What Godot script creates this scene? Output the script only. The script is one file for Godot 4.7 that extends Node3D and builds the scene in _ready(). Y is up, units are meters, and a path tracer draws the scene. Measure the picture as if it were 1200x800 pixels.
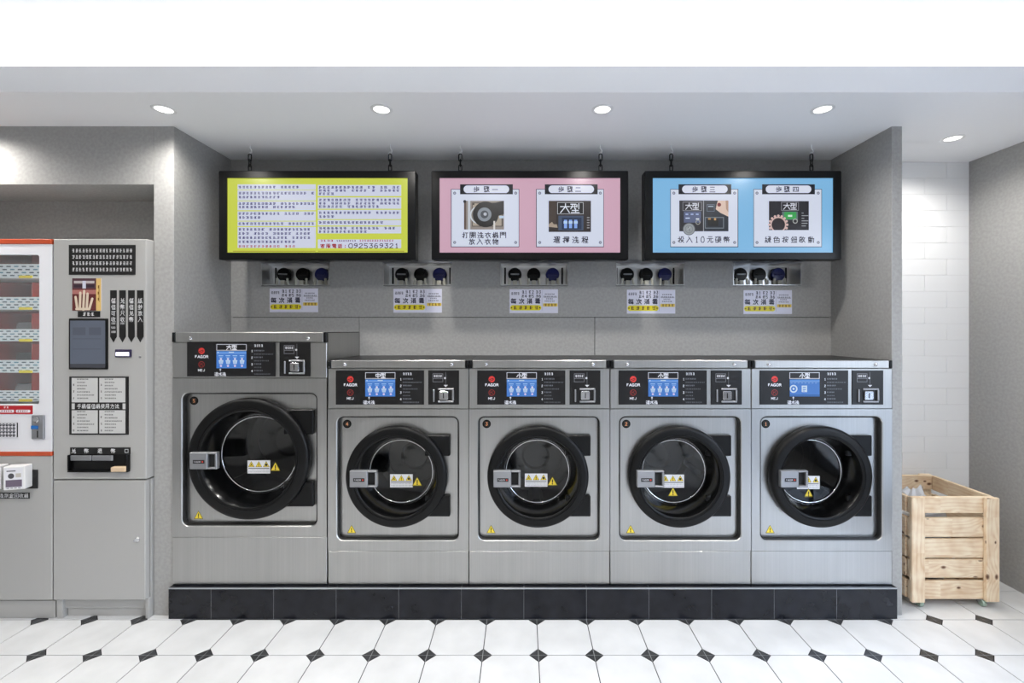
extends Node3D
# A self-service laundry: five stainless washers on a dark tiled plinth in a grey alcove, three hanging screens,
# dosing boxes on the wall, two vending cabinets and a wooden crate on a white octagon-tile floor.
# Metres; x = 0 under the camera's axis, y = 0 the floor, z = 0 the front face of the plinth, the room lies at +z.

const CEILING := 2.746        # underside of the dropped ceiling band
const HIGH_CEILING := 3.05    # lit ceiling of the room
const BACK := -0.54           # back wall of the washer alcove
const COVE_ENERGY := 4.0      # the hidden strip over the band
const SPOT_ENERGY := 1.5      # each recessed downlight of the band
const ROOM_ENERGY := 4.2      # each recessed downlight of the high ceiling
const PIER := -0.035          # front face of the piers

func _ready():
	camera_and_light()
	make_materials()
	build_room()
	build_plinth()
	build_machines()
	build_dosing()
	build_screens()
	build_vending()
	build_changer()
	build_crate()
	build_downlights()

func camera_and_light():
	var cam := Camera3D.new()
	cam.name = "camera"
	add_child(cam)
	cam.position = Vector3(0, 1.6, 2.53)
	cam.set_frustum(0.05 * 800.0 / 535.0, Vector2(-12.0, -13.0) * 0.05 / 535.0, 0.05, 60.0)   # a 16 mm lens, slightly shifted
	cam.current = true
	var we := WorldEnvironment.new()
	we.name = "world"
	var e := Environment.new()
	e.background_mode = Environment.BG_SKY
	var sky := Sky.new()
	var sm := ProceduralSkyMaterial.new()
	sm.sky_top_color = Color(0.74, 0.82, 0.94)
	sm.sky_horizon_color = Color(0.90, 0.93, 0.965)
	sm.ground_bottom_color = Color(0.42, 0.42, 0.42)
	sm.ground_horizon_color = Color(0.55, 0.56, 0.57)
	sm.sky_energy_multiplier = 3.0
	sky.sky_material = sm
	e.sky = sky
	e.tonemap_mode = Environment.TONE_MAPPER_LINEAR
	e.tonemap_exposure = 0.70
	e.sdfgi_enabled = true
	e.ssao_enabled = true
	e.ssil_enabled = true
	we.environment = e
	add_child(we)
	# the light of the cove: a strip lying on the dropped ceiling band, aimed up at the high ceiling
	var area := AreaLight3D.new()
	area.name = "cove_strip_light"
	add_child(area)
	area.position = Vector3(-0.327, 2.915, 0.06)
	area.rotation_degrees = Vector3(55, 180, 0)
	area.area_size = Vector2(6.6, 0.05)
	area.area_normalize_energy = true
	area.light_energy = COVE_ENERGY
	area.light_color = Color(0.97, 0.985, 1.0)
	area.shadow_enabled = true

# ------------------------------------------------------------------ mesh building
class MB extends RefCounted:
	var v := PackedVector3Array()
	var n := PackedVector3Array()
	var t := PackedVector2Array()
	var xf := Transform3D()
	func tri(a: Vector3, b: Vector3, c: Vector3, na: Vector3, nb: Vector3, nc: Vector3, ta := Vector2.ZERO, tb := Vector2.ZERO, tc := Vector2.ZERO):
		if (b - a).cross(c - a).dot(na + nb + nc) > 0.0:
			var q := b; b = c; c = q
			q = nb; nb = nc; nc = q
			var w := tb; tb = tc; tc = w
		v.append_array([xf * a, xf * b, xf * c])
		n.append_array([(xf.basis * na).normalized(), (xf.basis * nb).normalized(), (xf.basis * nc).normalized()])
		t.append_array([ta, tb, tc])
	func quad(a: Vector3, b: Vector3, c: Vector3, d: Vector3, nn: Vector3, ta := Vector2(0, 1), tb := Vector2(1, 1), tc := Vector2(1, 0), td := Vector2(0, 0)):
		tri(a, b, c, nn, nn, nn, ta, tb, tc)
		tri(a, c, d, nn, nn, nn, ta, tc, td)
	func quadn(a: Vector3, b: Vector3, c: Vector3, d: Vector3, na: Vector3, nb: Vector3, nc: Vector3, nd: Vector3):
		tri(a, b, c, na, nb, nc)
		tri(a, c, d, na, nc, nd)
	# a box with chamfered edges; uv in metres, u along the longest side
	func box(lo: Vector3, hi: Vector3, ch := 0.0):
		var c := (lo + hi) * 0.5
		var h := (hi - lo) * 0.5
		ch = minf(ch, minf(h.x, minf(h.y, h.z)) * 0.9)
		var long := 0 if h.x >= h.y and h.x >= h.z else (1 if h.y >= h.z else 2)
		var P := func(s: Vector3, axis: int) -> Vector3:
			var p := h - Vector3(ch, ch, ch)
			p[axis] = h[axis]
			return c + p * s
		var U := func(p: Vector3, axis: int) -> Vector2:
			var k := [0, 1, 2]
			k.erase(axis)
			if k[1] == long:
				k = [k[1], k[0]]
			return Vector2(p[k[0]], -p[k[1]])
		for a in 3:
			for s in [-1.0, 1.0]:
				var b := (a + 1) % 3
				var d := (a + 2) % 3
				var q := []
				for w in [[-1, -1], [1, -1], [1, 1], [-1, 1]]:
					var sg := Vector3()
					sg[a] = s; sg[b] = w[0]; sg[d] = w[1]
					q.append(P.call(sg, a))
				var nn := Vector3()
				nn[a] = s
				quad(q[0], q[1], q[2], q[3], nn, U.call(q[0], a), U.call(q[1], a), U.call(q[2], a), U.call(q[3], a))
		if ch <= 0.0:
			return
		for a in 3:                                   # edges that run along axis a
			var b := (a + 1) % 3
			var d := (a + 2) % 3
			for sb in [-1.0, 1.0]:
				for sd in [-1.0, 1.0]:
					var s0 := Vector3(); s0[a] = -1.0; s0[b] = sb; s0[d] = sd
					var s1 := s0; s1[a] = 1.0
					var nn := Vector3(); nn[b] = sb; nn[d] = sd
					var q := [P.call(s0, b), P.call(s1, b), P.call(s1, d), P.call(s0, d)]
					quad(q[0], q[1], q[2], q[3], nn.normalized(), U.call(q[0], b), U.call(q[1], b), U.call(q[2], b), U.call(q[3], b))
		for sx in [-1.0, 1.0]:
			for sy in [-1.0, 1.0]:
				for sz in [-1.0, 1.0]:
					var s := Vector3(sx, sy, sz)
					var nn := s.normalized()
					tri(P.call(s, 0), P.call(s, 1), P.call(s, 2), nn, nn, nn)
	# profile points are (radius, z); the axis is z through at
	func lathe(profile: Array, segs := 48, at := Vector3.ZERO, crease := 0.75):
		var m := profile.size()
		var sn := []
		for i in m - 1:
			var d: Vector2 = profile[i + 1] - profile[i]
			sn.append(Vector2(d.y, -d.x).normalized())
		for i in m - 1:
			var n0: Vector2 = sn[i]
			var n1: Vector2 = sn[i]
			if i > 0 and sn[i - 1].dot(sn[i]) > crease:
				n0 = (sn[i - 1] + sn[i]).normalized()
			if i < m - 2 and sn[i + 1].dot(sn[i]) > crease:
				n1 = (sn[i + 1] + sn[i]).normalized()
			var p0: Vector2 = profile[i]
			var p1: Vector2 = profile[i + 1]
			for k in segs:
				var a := TAU * k / segs
				var b := TAU * (k + 1) / segs
				var ca := Vector3(cos(a), sin(a), 0)
				var cb := Vector3(cos(b), sin(b), 0)
				var z := Vector3(0, 0, 1)
				var A := at + ca * p0.x + z * p0.y
				var B := at + cb * p0.x + z * p0.y
				var C := at + cb * p1.x + z * p1.y
				var D := at + ca * p1.x + z * p1.y
				if p0.x > 1e-6:
					tri(A, B, C, ca * n0.x + z * n0.y, cb * n0.x + z * n0.y, cb * n1.x + z * n1.y)
				if p1.x > 1e-6:
					tri(A, C, D, ca * n0.x + z * n0.y, cb * n1.x + z * n1.y, ca * n1.x + z * n1.y)
	func tube(pts: Array, r: float, segs := 8, closed := false):
		var m := pts.size()
		var rings := []
		var up := Vector3(0.13, 0.31, 0.94)
		for i in m:
			var d: Vector3
			if closed:
				d = pts[(i + 1) % m] - pts[(i + m - 1) % m]
			else:
				d = pts[mini(i + 1, m - 1)] - pts[maxi(i - 1, 0)]
			d = d.normalized()
			var u := up - d * up.dot(d)
			if u.length() < 0.1:
				u = Vector3(1, 0, 0) - d * d.x
			u = u.normalized()
			up = u
			rings.append([pts[i], u, d.cross(u)])
		for i in (m if closed else m - 1):
			var a: Array = rings[i]
			var b: Array = rings[(i + 1) % m]
			for k in segs:
				var k0 := TAU * k / segs
				var k1 := TAU * (k + 1) / segs
				var a0: Vector3 = a[1] * cos(k0) + a[2] * sin(k0)
				var a1: Vector3 = a[1] * cos(k1) + a[2] * sin(k1)
				var b0: Vector3 = b[1] * cos(k0) + b[2] * sin(k0)
				var b1: Vector3 = b[1] * cos(k1) + b[2] * sin(k1)
				quadn(a[0] + a0 * r, a[0] + a1 * r, b[0] + b1 * r, b[0] + b0 * r, a0, a1, b1, b0)
		if not closed:
			for e in [[rings[0], rings[1]], [rings[m - 1], rings[m - 2]]]:
				var a: Array = e[0]
				var nn: Vector3 = (a[0] - e[1][0]).normalized()
				for k in segs:
					var k0 := TAU * k / segs
					var k1 := TAU * (k + 1) / segs
					tri(a[0], a[0] + (a[1] * cos(k0) + a[2] * sin(k0)) * r, a[0] + (a[1] * cos(k1) + a[2] * sin(k1)) * r, nn, nn, nn)
	# strip between two outlines with as many points each
	func strip(o: Array, zo: float, i: Array, zi: float, nn = null):
		var m := o.size()
		for k in m:
			var a := Vector3(o[k].x, o[k].y, zo)
			var b := Vector3(o[(k + 1) % m].x, o[(k + 1) % m].y, zo)
			var c := Vector3(i[(k + 1) % m].x, i[(k + 1) % m].y, zi)
			var d := Vector3(i[k].x, i[k].y, zi)
			var f = nn
			if f == null:
				f = (b - a).cross(d - a)
				if f.length() < 1e-12:
					f = (c - a).cross(d - a)
				f = f.normalized()
			quad(a, b, c, d, f)
	func fan(o: Array, z: float, sgn := 1.0):
		var c := Vector2.ZERO
		for p in o:
			c += p
		c /= o.size()
		for k in o.size():
			var a: Vector2 = o[k]
			var b: Vector2 = o[(k + 1) % o.size()]
			tri(Vector3(c.x, c.y, z), Vector3(a.x, a.y, z), Vector3(b.x, b.y, z), Vector3(0, 0, sgn), Vector3(0, 0, sgn), Vector3(0, 0, sgn))
	# a plate with outline o from z0 (back) to z1 (front), its front edge chamfered by ch
	func plate(o: Array, z0: float, z1: float, ch := 0.0):
		var inner := o
		if ch > 0.0:
			inner = []
			var c := Vector2.ZERO
			for p in o:
				c += p
			c /= o.size()
			for p in o:
				var d: Vector2 = p - c
				inner.append(c + d - d.sign() * ch)
			side(o, z1 - ch, inner, z1)
		side(o, z0, o, z1 - ch)
		fan(inner, z1)
		fan(o, z0, -1.0)
	func side(o: Array, z0: float, i: Array, z1: float):
		var c := Vector2.ZERO
		for p in o:
			c += p
		c /= o.size()
		for k in o.size():
			var a := Vector3(o[k].x, o[k].y, z0)
			var b := Vector3(o[(k + 1) % o.size()].x, o[(k + 1) % o.size()].y, z0)
			var d := Vector3(i[k].x, i[k].y, z1)
			var e := Vector3(i[(k + 1) % o.size()].x, i[(k + 1) % o.size()].y, z1)
			var f := (b - a).cross(d - a).normalized()
			if f.dot(Vector3(a.x + b.x - 2 * c.x, a.y + b.y - 2 * c.y, 0)) < 0:
				f = -f
			quad(a, b, e, d, f)
	func mesh(to: ArrayMesh = null) -> ArrayMesh:
		if to == null:
			to = ArrayMesh.new()
		var arr := []
		arr.resize(Mesh.ARRAY_MAX)
		arr[Mesh.ARRAY_VERTEX] = v
		arr[Mesh.ARRAY_NORMAL] = n
		arr[Mesh.ARRAY_TEX_UV] = t
		to.add_surface_from_arrays(Mesh.PRIMITIVE_TRIANGLES, arr)
		return to

func rrect(x0: float, y0: float, x1: float, y1: float, r: float, k := 6, edge := 0) -> Array:
	var o := []
	var cs := [Vector2(x1 - r, y1 - r), Vector2(x0 + r, y1 - r), Vector2(x0 + r, y0 + r), Vector2(x1 - r, y0 + r)]
	for c in 4:
		for i in k + 1:
			var a := PI / 2 * (c + float(i) / k)
			o.append(cs[c] + Vector2(cos(a), sin(a)) * r)
		if edge > 0:
			var e := PI / 2 * (c + 1)
			var p0: Vector2 = o[-1]
			var p1: Vector2 = cs[(c + 1) % 4] + Vector2(cos(e), sin(e)) * r
			for i in range(1, edge):
				o.append(p0.lerp(p1, float(i) / edge))
	return o

func circle_for(o: Array, c: Vector2, r: float) -> Array:   # a circle with one point for each point of outline o
	var q := []
	for p in o:
		q.append(c + (p - c).normalized() * r)
	return q

func ring_pts(c: Vector2, r: float, k := 24) -> Array:
	var q := []
	for i in k:
		q.append(c + Vector2(cos(TAU * i / k), sin(TAU * i / k)) * r)
	return q

func boxmesh(lo: Vector3, hi: Vector3, ch := 0.002) -> ArrayMesh:
	var m := MB.new()
	m.box(lo, hi, ch)
	return m.mesh()

# a thin plate whose front face carries a print (surface 0, uv 0..1); surface 1 is its edge and back
func plaque(w: float, h: float, t := 0.002) -> ArrayMesh:
	var m := MB.new()
	m.quad(Vector3(-w / 2, -h / 2, t), Vector3(w / 2, -h / 2, t), Vector3(w / 2, h / 2, t), Vector3(-w / 2, h / 2, t), Vector3(0, 0, 1))
	var am := m.mesh()
	var e := MB.new()
	var o := [Vector2(w / 2, h / 2), Vector2(-w / 2, h / 2), Vector2(-w / 2, -h / 2), Vector2(w / 2, -h / 2)]
	e.side(o, 0, o, t)
	e.fan(o, 0, -1.0)
	return e.mesh(am)

# ------------------------------------------------------------------ nodes
var used := {}
func numbered(called: String) -> String:
	used[called] = used.get(called, -1) + 1
	return called if used[called] == 0 else "%s_%03d" % [called, used[called]]

func thing(called: String, label: String, category: String, at := Vector3.ZERO, group := "") -> Node3D:
	var o := Node3D.new()
	o.name = numbered(called)
	add_child(o)
	o.position = at
	tag(o, label, category, group)
	return o

func tag(o: Node, label: String, category: String, group := ""):
	o.set_meta("label", label)
	o.set_meta("category", category)
	if group:
		o.set_meta("group", group)

func struct(called: String, mesh: Mesh, mat: Material, label := "") -> MeshInstance3D:
	var o := MeshInstance3D.new()
	o.name = called
	o.mesh = mesh
	o.material_override = mat
	add_child(o, true)
	o.set_meta("kind", "structure")
	o.set_meta("label", label)
	o.set_meta("category", called.get_slice("_", 0))
	return o

func part(parent: Node, called: String, mesh: Mesh, mat: Material, at := Vector3.ZERO, label := "") -> MeshInstance3D:
	var o := MeshInstance3D.new()
	o.name = called
	o.mesh = mesh
	o.position = at
	o.material_override = mat
	parent.add_child(o, true)
	if label:
		o.set_meta("label", label)
	return o

func print_part(parent: Node, called: String, w: float, h: float, face: Material, edge: Material, at: Vector3, label := "", t := 0.002) -> MeshInstance3D:
	var o := MeshInstance3D.new()
	o.name = called
	o.mesh = plaque(w, h, t)
	o.position = at
	o.set_surface_override_material(0, face)
	o.set_surface_override_material(1, edge)
	parent.add_child(o, true)
	if label:
		o.set_meta("label", label)
	return o

# ------------------------------------------------------------------ print: drawing on an Image
class Ink extends RefCounted:
	var im: Image
	var k := 1.0            # pixels for one unit of the layout
	var host
	func _init(h, w: float, hgt: float, scale: float, bg: Color):
		host = h
		k = scale
		im = Image.create(int(w * k), int(hgt * k), false, Image.FORMAT_RGB8)
		im.fill(bg)
	func rect(x: float, y: float, w: float, h: float, c: Color):
		im.fill_rect(Rect2i(roundi(x * k), roundi(y * k), maxi(1, roundi(w * k)), maxi(1, roundi(h * k))), c)
	func frame(x: float, y: float, w: float, h: float, t: float, c: Color):
		rect(x, y, w, t, c); rect(x, y + h - t, w, t, c); rect(x, y, t, h, c); rect(x + w - t, y, t, h, c)
	func dot(px: int, py: int, c: Color, a: float):
		if px >= 0 and py >= 0 and px < im.get_width() and py < im.get_height():
			im.set_pixel(px, py, im.get_pixel(px, py).lerp(c, a) if a < 0.99 else c)
	func seg(a: Vector2, b: Vector2, th: float, c: Color):
		a *= k; b *= k
		var r := th * k * 0.5
		for y in range(floori(minf(a.y, b.y) - r - 1), ceili(maxf(a.y, b.y) + r + 1) + 1):
			for x in range(floori(minf(a.x, b.x) - r - 1), ceili(maxf(a.x, b.x) + r + 1) + 1):
				var p := Vector2(x + 0.5, y + 0.5)
				var q := Geometry2D.get_closest_point_to_segment(p, a, b)
				var al := clampf(r - p.distance_to(q) + 0.5, 0.0, 1.0)
				if al > 0.01:
					dot(x, y, c, al)
	func line(x0: float, y0: float, x1: float, y1: float, th: float, c: Color):
		seg(Vector2(x0, y0), Vector2(x1, y1), th, c)
	func disc(x: float, y: float, r: float, c: Color, hole := 0.0):
		for py in range(floori((y - r) * k) - 1, ceili((y + r) * k) + 2):
			for px in range(floori((x - r) * k) - 1, ceili((x + r) * k) + 2):
				var d := Vector2(px + 0.5, py + 0.5).distance_to(Vector2(x, y) * k)
				var al := clampf(r * k - d + 0.5, 0.0, 1.0) * clampf(d - hole * k + 0.5, 0.0, 1.0)
				if al > 0.01:
					dot(px, py, c, al)
	func pill(x: float, y: float, w: float, h: float, r: float, c: Color):
		rect(x + r, y, w - 2 * r, h, c)
		rect(x, y + r, w, h - 2 * r, c)
		for p in [[x + r, y + r], [x + w - r, y + r], [x + r, y + h - r], [x + w - r, y + h - r]]:
			disc(p[0], p[1], r, c)
	func poly(pts: Array, c: Color):
		var q := PackedVector2Array()
		var lo := Vector2(1e9, 1e9)
		var hi := -lo
		for p in pts:
			q.append(p * k)
			lo = lo.min(p * k)
			hi = hi.max(p * k)
		for y in range(floori(lo.y), ceili(hi.y) + 1):
			for x in range(floori(lo.x), ceili(hi.x) + 1):
				if Geometry2D.is_point_in_polygon(Vector2(x + 0.5, y + 0.5), q):
					dot(x, y, c, 1.0)
	# one character in the box (x, y, w, h)
	func glyph(ch: String, x: float, y: float, w: float, h: float, th: float, c: Color):
		var comps: Array = host.GLYPHS.get(ch, [[ch, 0, 0, 10, 10]])
		for g in comps:
			for s in String(host.STROKES.get(g[0], "")).split(" ", false):
				var last := Vector2.INF
				for i in s.length() / 2:
					var p := Vector2(int(s[i * 2]), int(s[i * 2 + 1])) / 9.0
					p = Vector2(lerpf(g[1], g[3], p.x) / 10.0 * w + x, lerpf(g[2], g[4], p.y) / 10.0 * h + y)
					if last != Vector2.INF:
						seg(last, p, th, c)
					last = p
	func centred(s: String, xs: Array, y: float, size: float, th: float, c: Color, wide := 1.0):
		for i in s.length():
			var w := size * wide * (0.55 if s.unicode_at(i) < 128 else 1.0)
			glyph(s[i], xs[i] - w / 2, y - size / 2, w, size, th, c)
	func text(s: String, x: float, y: float, w: float, h: float, gap: float, th: float, c: Color):
		for i in s.length():
			glyph(s[i], x + i * (w + gap), y, w, h, th, c)
	# a line of print too small to read: close little strokes
	func small(x: float, y: float, count: int, w: float, h: float, gap: float, c: Color, rng: RandomNumberGenerator, skip := []):
		for i in count:
			if i in skip:
				continue
			var x0 := x + i * (w + gap)
			for b in 3:
				var yy := y + h * (0.02 + 0.36 * b)
				var a := rng.randf_range(0.0, 0.25)
				rect(x0 + w * a, yy, w * rng.randf_range(0.55, 1.0 - a), h * 0.17, c)
			rect(x0 + w * rng.randf_range(0.1, 0.75), y, w * 0.16, h, c)
			if rng.randf() < 0.6:
				rect(x0 + w * rng.randf_range(0.1, 0.75), y, w * 0.16, h * 0.9, c)
	func tex() -> ImageTexture:
		im.generate_mipmaps()
		return ImageTexture.create_from_image(im)

# ---- lettering: strokes of radicals on a 10 x 10 grid, put together into characters; used only for flat print ----
var STROKES := {
	"yi": "0595", "er": "1282 0898", "san": "1181 1585 0999", "si": "0191980801 323516 626686", "da": "0393 505309 5399",
	"kai": "0191 0595 313509 7179", "dao": "2226 7079", "tu": "1484 5059 0999", "zhong": "1292961612 5059", "xiao": "5059 3307 7397",
	"bu": "5054 5292 2124 0494 5458 3517 7596 8619", "ma": "1016 1090 1383 5056 169689 2829 4849 6869", "erduo": "0090 2027 7079 2373 2575 0796",
	"you": "018109 2399", "yin": "5059 4219 6299 3509", "shou": "0393 505938 0795", "ding": "0191 5159 5939",
	"men": "0009 0040 4044 0242 0444 5090 9099 5054 5292 5494", "shui": "2062 0455 1966", "xian": "3013 2282 5055 0595 454809 65699997",
	"yifu": "5052 0292 4206 353958 5399 8466", "mu": "0393 5059 5308 5398", "yao": "4013 13632878", "jigeng": "0696 6099 2609 8659",
	"fang": "4052 0292 424419 44847959", "pu": "3004 2292 725609 2499", "ru": "305209 5299", "niu": "2104 1393 5059 0796", "wu": "3004 22928969 5217 7239",
	"chuo": "1022 043417 08274999", "xun": "00404303 000545 50909353 505595 1787 3538 6568 0999", "wang4": "0191980801 3138 6168",
	"xing": "1181 0393 1686 5059 3445 7465", "he": "7011 0393 5159 5308 5397", "kou": "1181881811", "wang2": "1191 1585 0999 5159",
	"shu": "202304 20707393", "yuan": "2080 0393 434619 63699997", "shi": "0090 4005 2595992925", "geng": "0090 1292961612 1494 505619 3799",
	"bi": "2032 8072 039399 0309 5059 3527 7587", "jin1": "08029298 5059", "mi": "4013 13631676 4649 1709 7789", "lu": "1080 8083 1383 0494 5059 1536 8566 4609 5699",
	"se": "3003 317163 13939616 13199997 5356", "mian": "5051 03019193", "nv": "402589 725609 0393", "jin": "5004 5094 2484 1686 5459 0999",
	"chou": "108079 1494 4039 0999", "hu": "7011 12828515 121509", "chong": "8011 0292 1383861613 1585 5159 1787 0999", "li": "03938968 404409",
	"meitop": "2003 2191", "mu3": "238389 231898 0696 4455 4667", "bing": "1143 1957", "qian": "3005 229284 525519 5599",
	"xiaotop": "5053 1023 8063 19148489 1686 1888", "zhu": "1080 1282 0494 5054", "ge": "4004 318106 3295 2686892926",
	"yue": "108089 101609 1383 1686", "fu": "108083 1019 149429 3599", "yu": "1080 05029295 5055 2333 6373 2434 6474", "dian": "1080861610 1383 50599997",
	"yan": "5051 0292 2474 2676 2787892927", "she": "8011 0393 5156 1686891916", "ren": "7005 5359", "zhe": "1171 5054 0494 9006 2686892926 2787",
	"zhi": "1191 5053 2383882823 2585 0999", "ke": "0191 717959 1353571713", "jiu": "111756 6069", "dui": "2032 8062 2383852523 454709 65699997",
	"zhi3": "2080842420 3509 6599", "shi4": "8011 111947 1484 41569997", "shao": "5056 3205 7294 8519", "gen": "10808414 1282 101847 4498 8566",
	"shou3": "8021 1383 0595 515939", "li4": "0191 1383851513 505509 2699", "yong": "108089 101609 1383 1686 5059", "qu": "1282 5054 0494 441888 7699",
	"qi": "5051 0191 2223 5155 8284 0505 2529 7579 2777", "he2": "5003 5093 3363 2474762624 2818 0999 1799 3739 6769", "hui": "0090990900 3363663633",
	"yongtop": "1080 8052", "wen": "2080842420 2282 1696 1619 4649 7679 0999", "shui3": "5059 034308 8154 5399", "shi2": "1080 0393 5059 1919",
	"F": "2028 2070 2464", "A": "0950 5099 2676", "G": "8020 2007 0729 2989 8985 8555", "O": "3070 7093 9397 9779 7939 3907 0703 0330", "R": "1019 1070 7084 8414 4499", "M": "0900 0056 5690 9099", "E": "1019 1080 1474 1989", "J": "8087 8769 6929 2917",
	"0": "3070 7093 9397 9779 7939 3907 0703 0330", "1": "3250 5059 3979", "2": "1230 3070 7083 8309 0989", "3": "1080 8044 4474 7487 8769 6929 2917", "5": "8010 1014 1464 6486 8679 7919", "4": "6006 0696 6069",
	"6": "7030 3006 0629 2979 7986 8674 7415", "7": "1090 9039", "8": "3070 7083 8354 5413 1330 5417 1729 2979 7987 8754", "9": "8676 8483 8370 7030 3012 1224 2474 8476 7629", "colon": "5354 5758",
}
var GLYPHS := {
	"一": [["yi", 0, 0, 10, 10]], "二": [["er", 0, 0, 10, 10]], "三": [["san", 0, 0, 10, 10]], "四": [["si", 0, 0, 10, 10]], "大": [["da", 0, 0, 10, 10]],
	"型": [["kai", 0, 0, 5.8, 5.8], ["dao", 6, 0, 10, 5.8], ["tu", 0.5, 5.6, 9.5, 10]], "中": [["zhong", 0, 0, 10, 10]], "小": [["xiao", 0, 0, 10, 10]],
	"步": [["bu", 0, 0, 10, 10]], "驟": [["ma", 0, 0, 4.4, 10], ["erduo", 4.8, 0, 7.4, 5], ["you", 7.4, 0, 10, 5], ["yin", 4.8, 5, 10, 10]],
	"打": [["shou", 0, 0, 4.2, 10], ["ding", 4.4, 0, 10, 10]], "開": [["men", 0, 0, 10, 10], ["kai", 2.2, 5, 7.8, 10]], "洗": [["shui", 0, 0, 3.4, 10], ["xian", 3.2, 0, 10, 10]],
	"衣": [["yifu", 0, 0, 10, 10]], "機": [["mu", 0, 0, 4, 10], ["yao", 4.2, 0, 7, 5.5], ["yao", 7, 0, 10, 5.5], ["jigeng", 4, 0, 10, 10]], "門": [["men", 0, 0, 10, 10]],
	"放": [["fang", 0, 0, 4.8, 10], ["pu", 4.6, 0, 10, 10]], "入": [["ru", 0, 0, 10, 10]], "物": [["niu", 0, 0, 4.2, 10], ["wu", 4.2, 0, 10, 10]],
	"選": [["chuo", 0, 0, 10, 10], ["xun", 3.4, 0, 10, 8]], "擇": [["shou", 0, 0, 3.8, 10], ["wang4", 4, 0, 10, 3.6], ["xing", 4, 3.8, 10, 10]],
	"程": [["he", 0, 0, 4.6, 10], ["kou", 5, 0, 10, 4.6], ["wang2", 4.6, 4.6, 10, 10]], "投": [["shou", 0, 0, 4, 10], ["shu", 4.4, 0, 10, 10], ["you", 4.4, 5, 10, 10]],
	"元": [["yuan", 0, 0, 10, 10]], "硬": [["shi", 0, 0.5, 4.4, 10], ["geng", 4.4, 0, 10, 10]], "幣": [["bi", 0, 0, 5, 5.8], ["pu", 5, 0, 10, 5.8], ["jin1", 1.5, 5.2, 8.5, 10]],
	"綠": [["mi", 0, 0, 4.4, 10], ["lu", 4.6, 0, 10, 10]], "色": [["se", 0, 0, 10, 10]], "按": [["shou", 0, 0, 4, 10], ["mian", 4.2, 0, 10, 9], ["nv", 4.2, 3, 10, 10]],
	"鈕": [["jin", 0, 0, 4.8, 10], ["chou", 5, 0.5, 10, 10]], "啟": [["hu", 0, 0, 5, 9], ["kou", 1.2, 5.4, 5.2, 10], ["pu", 5, 0, 10, 10]], "動": [["chong", 0, 0, 5.6, 10], ["li", 5.4, 0, 10, 10]],
	"每": [["meitop", 0, 0, 10, 10], ["mu3", 0, 0, 10, 10]], "次": [["bing", 0, 0, 4, 10], ["qian", 3.2, 0, 10, 10]], "消": [["shui", 0, 0, 3.4, 10], ["xiaotop", 3.6, 0, 10, 10]],
	"毒": [["zhu", 0, 0, 10, 9], ["mu3", 0.5, 2.6, 9.5, 10]], "客": [["mian", 0, 0, 10, 9], ["ge", 1, 2, 9, 10]], "服": [["yue", 0, 0, 4.6, 10], ["fu", 5, 0, 10, 10]],
	"電": [["yu", 0, 0, 10, 7], ["dian", 1, 4.6, 10, 10]], "話": [["yan", 0, 0, 4.6, 10], ["she", 5, 0, 10, 10]], "儲": [["ren", 0, 0, 2.8, 10], ["yan", 2.6, 0, 6, 10], ["zhe", 6, 0, 10, 10]],
	"值": [["ren", 0, 0, 3.6, 10], ["zhi", 3.4, 0, 10, 10]], "可": [["ke", 0, 0, 10, 10]], "收": [["jiu", 0, 0, 4.8, 10], ["pu", 4.6, 0, 10, 10]], "兌": [["dui", 0, 0, 10, 10]],
	"只": [["zhi3", 0, 0, 10, 10]], "紙": [["mi", 0, 0, 4.6, 10], ["shi4", 4.8, 0, 10, 10]], "鈔": [["jin", 0, 0, 4.8, 10], ["shao", 4.8, 0, 10, 10]],
	"退": [["chuo", 0, 0, 10, 10], ["gen", 3.6, 0, 9.6, 8.4]], "口": [["kou", 0, 0, 10, 10]], "手": [["shou3", 0, 0, 10, 10]], "使": [["ren", 0, 0, 3.6, 10], ["li4", 3.2, 0, 10, 10]],
	"用": [["yong", 0, 0, 10, 10]], "方": [["fang", 0, 0, 10, 10]], "法": [["shui", 0, 0, 3.4, 10], ["qu", 3.4, 0, 10, 10]], "劑": [["qi", 0, 0, 6.8, 10], ["dao", 7, 0, 10, 10]],
	"盒": [["he2", 0, 0, 10, 10]], "回": [["hui", 0, 0, 10, 10]], "桶": [["mu", 0, 0, 4, 10], ["yongtop", 4.4, 0, 10, 10], ["yong", 4.4, 3, 10, 10]],
	"溫": [["shui", 0, 0, 3.4, 10], ["wen", 3.4, 0, 10, 10]], "水": [["shui3", 0, 0, 10, 10]], "：": [["colon", 0, 0, 6, 10]],
}

# ------------------------------------------------------------------ materials
var M := {}

func plain(c: Color, rough := 0.5, metal := 0.0) -> StandardMaterial3D:
	var m := StandardMaterial3D.new()
	m.albedo_color = c
	m.roughness = rough
	m.metallic = metal
	return m

func printed(t: Texture2D, rough := 0.45) -> StandardMaterial3D:
	var m := plain(Color.WHITE, rough)
	m.albedo_texture = t
	return m

func glowing(t: Texture2D, energy := 1.0) -> StandardMaterial3D:
	var m := plain(Color(0.02, 0.02, 0.02), 0.25)
	m.emission_enabled = true
	m.emission = Color.BLACK
	m.emission_texture = t
	m.emission_energy_multiplier = energy
	return m

func noise_tex(seed_: int, freq: float, lo: Color, hi: Color, size := 512, octaves := 5) -> NoiseTexture2D:
	var f := FastNoiseLite.new()
	f.seed = seed_
	f.noise_type = FastNoiseLite.TYPE_SIMPLEX_SMOOTH
	f.frequency = freq
	f.fractal_octaves = octaves
	var t := NoiseTexture2D.new()
	t.width = size
	t.height = size
	t.seamless = true
	t.noise = f
	var g := Gradient.new()
	g.set_color(0, lo)
	g.set_color(1, hi)
	t.color_ramp = g
	return t

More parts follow.
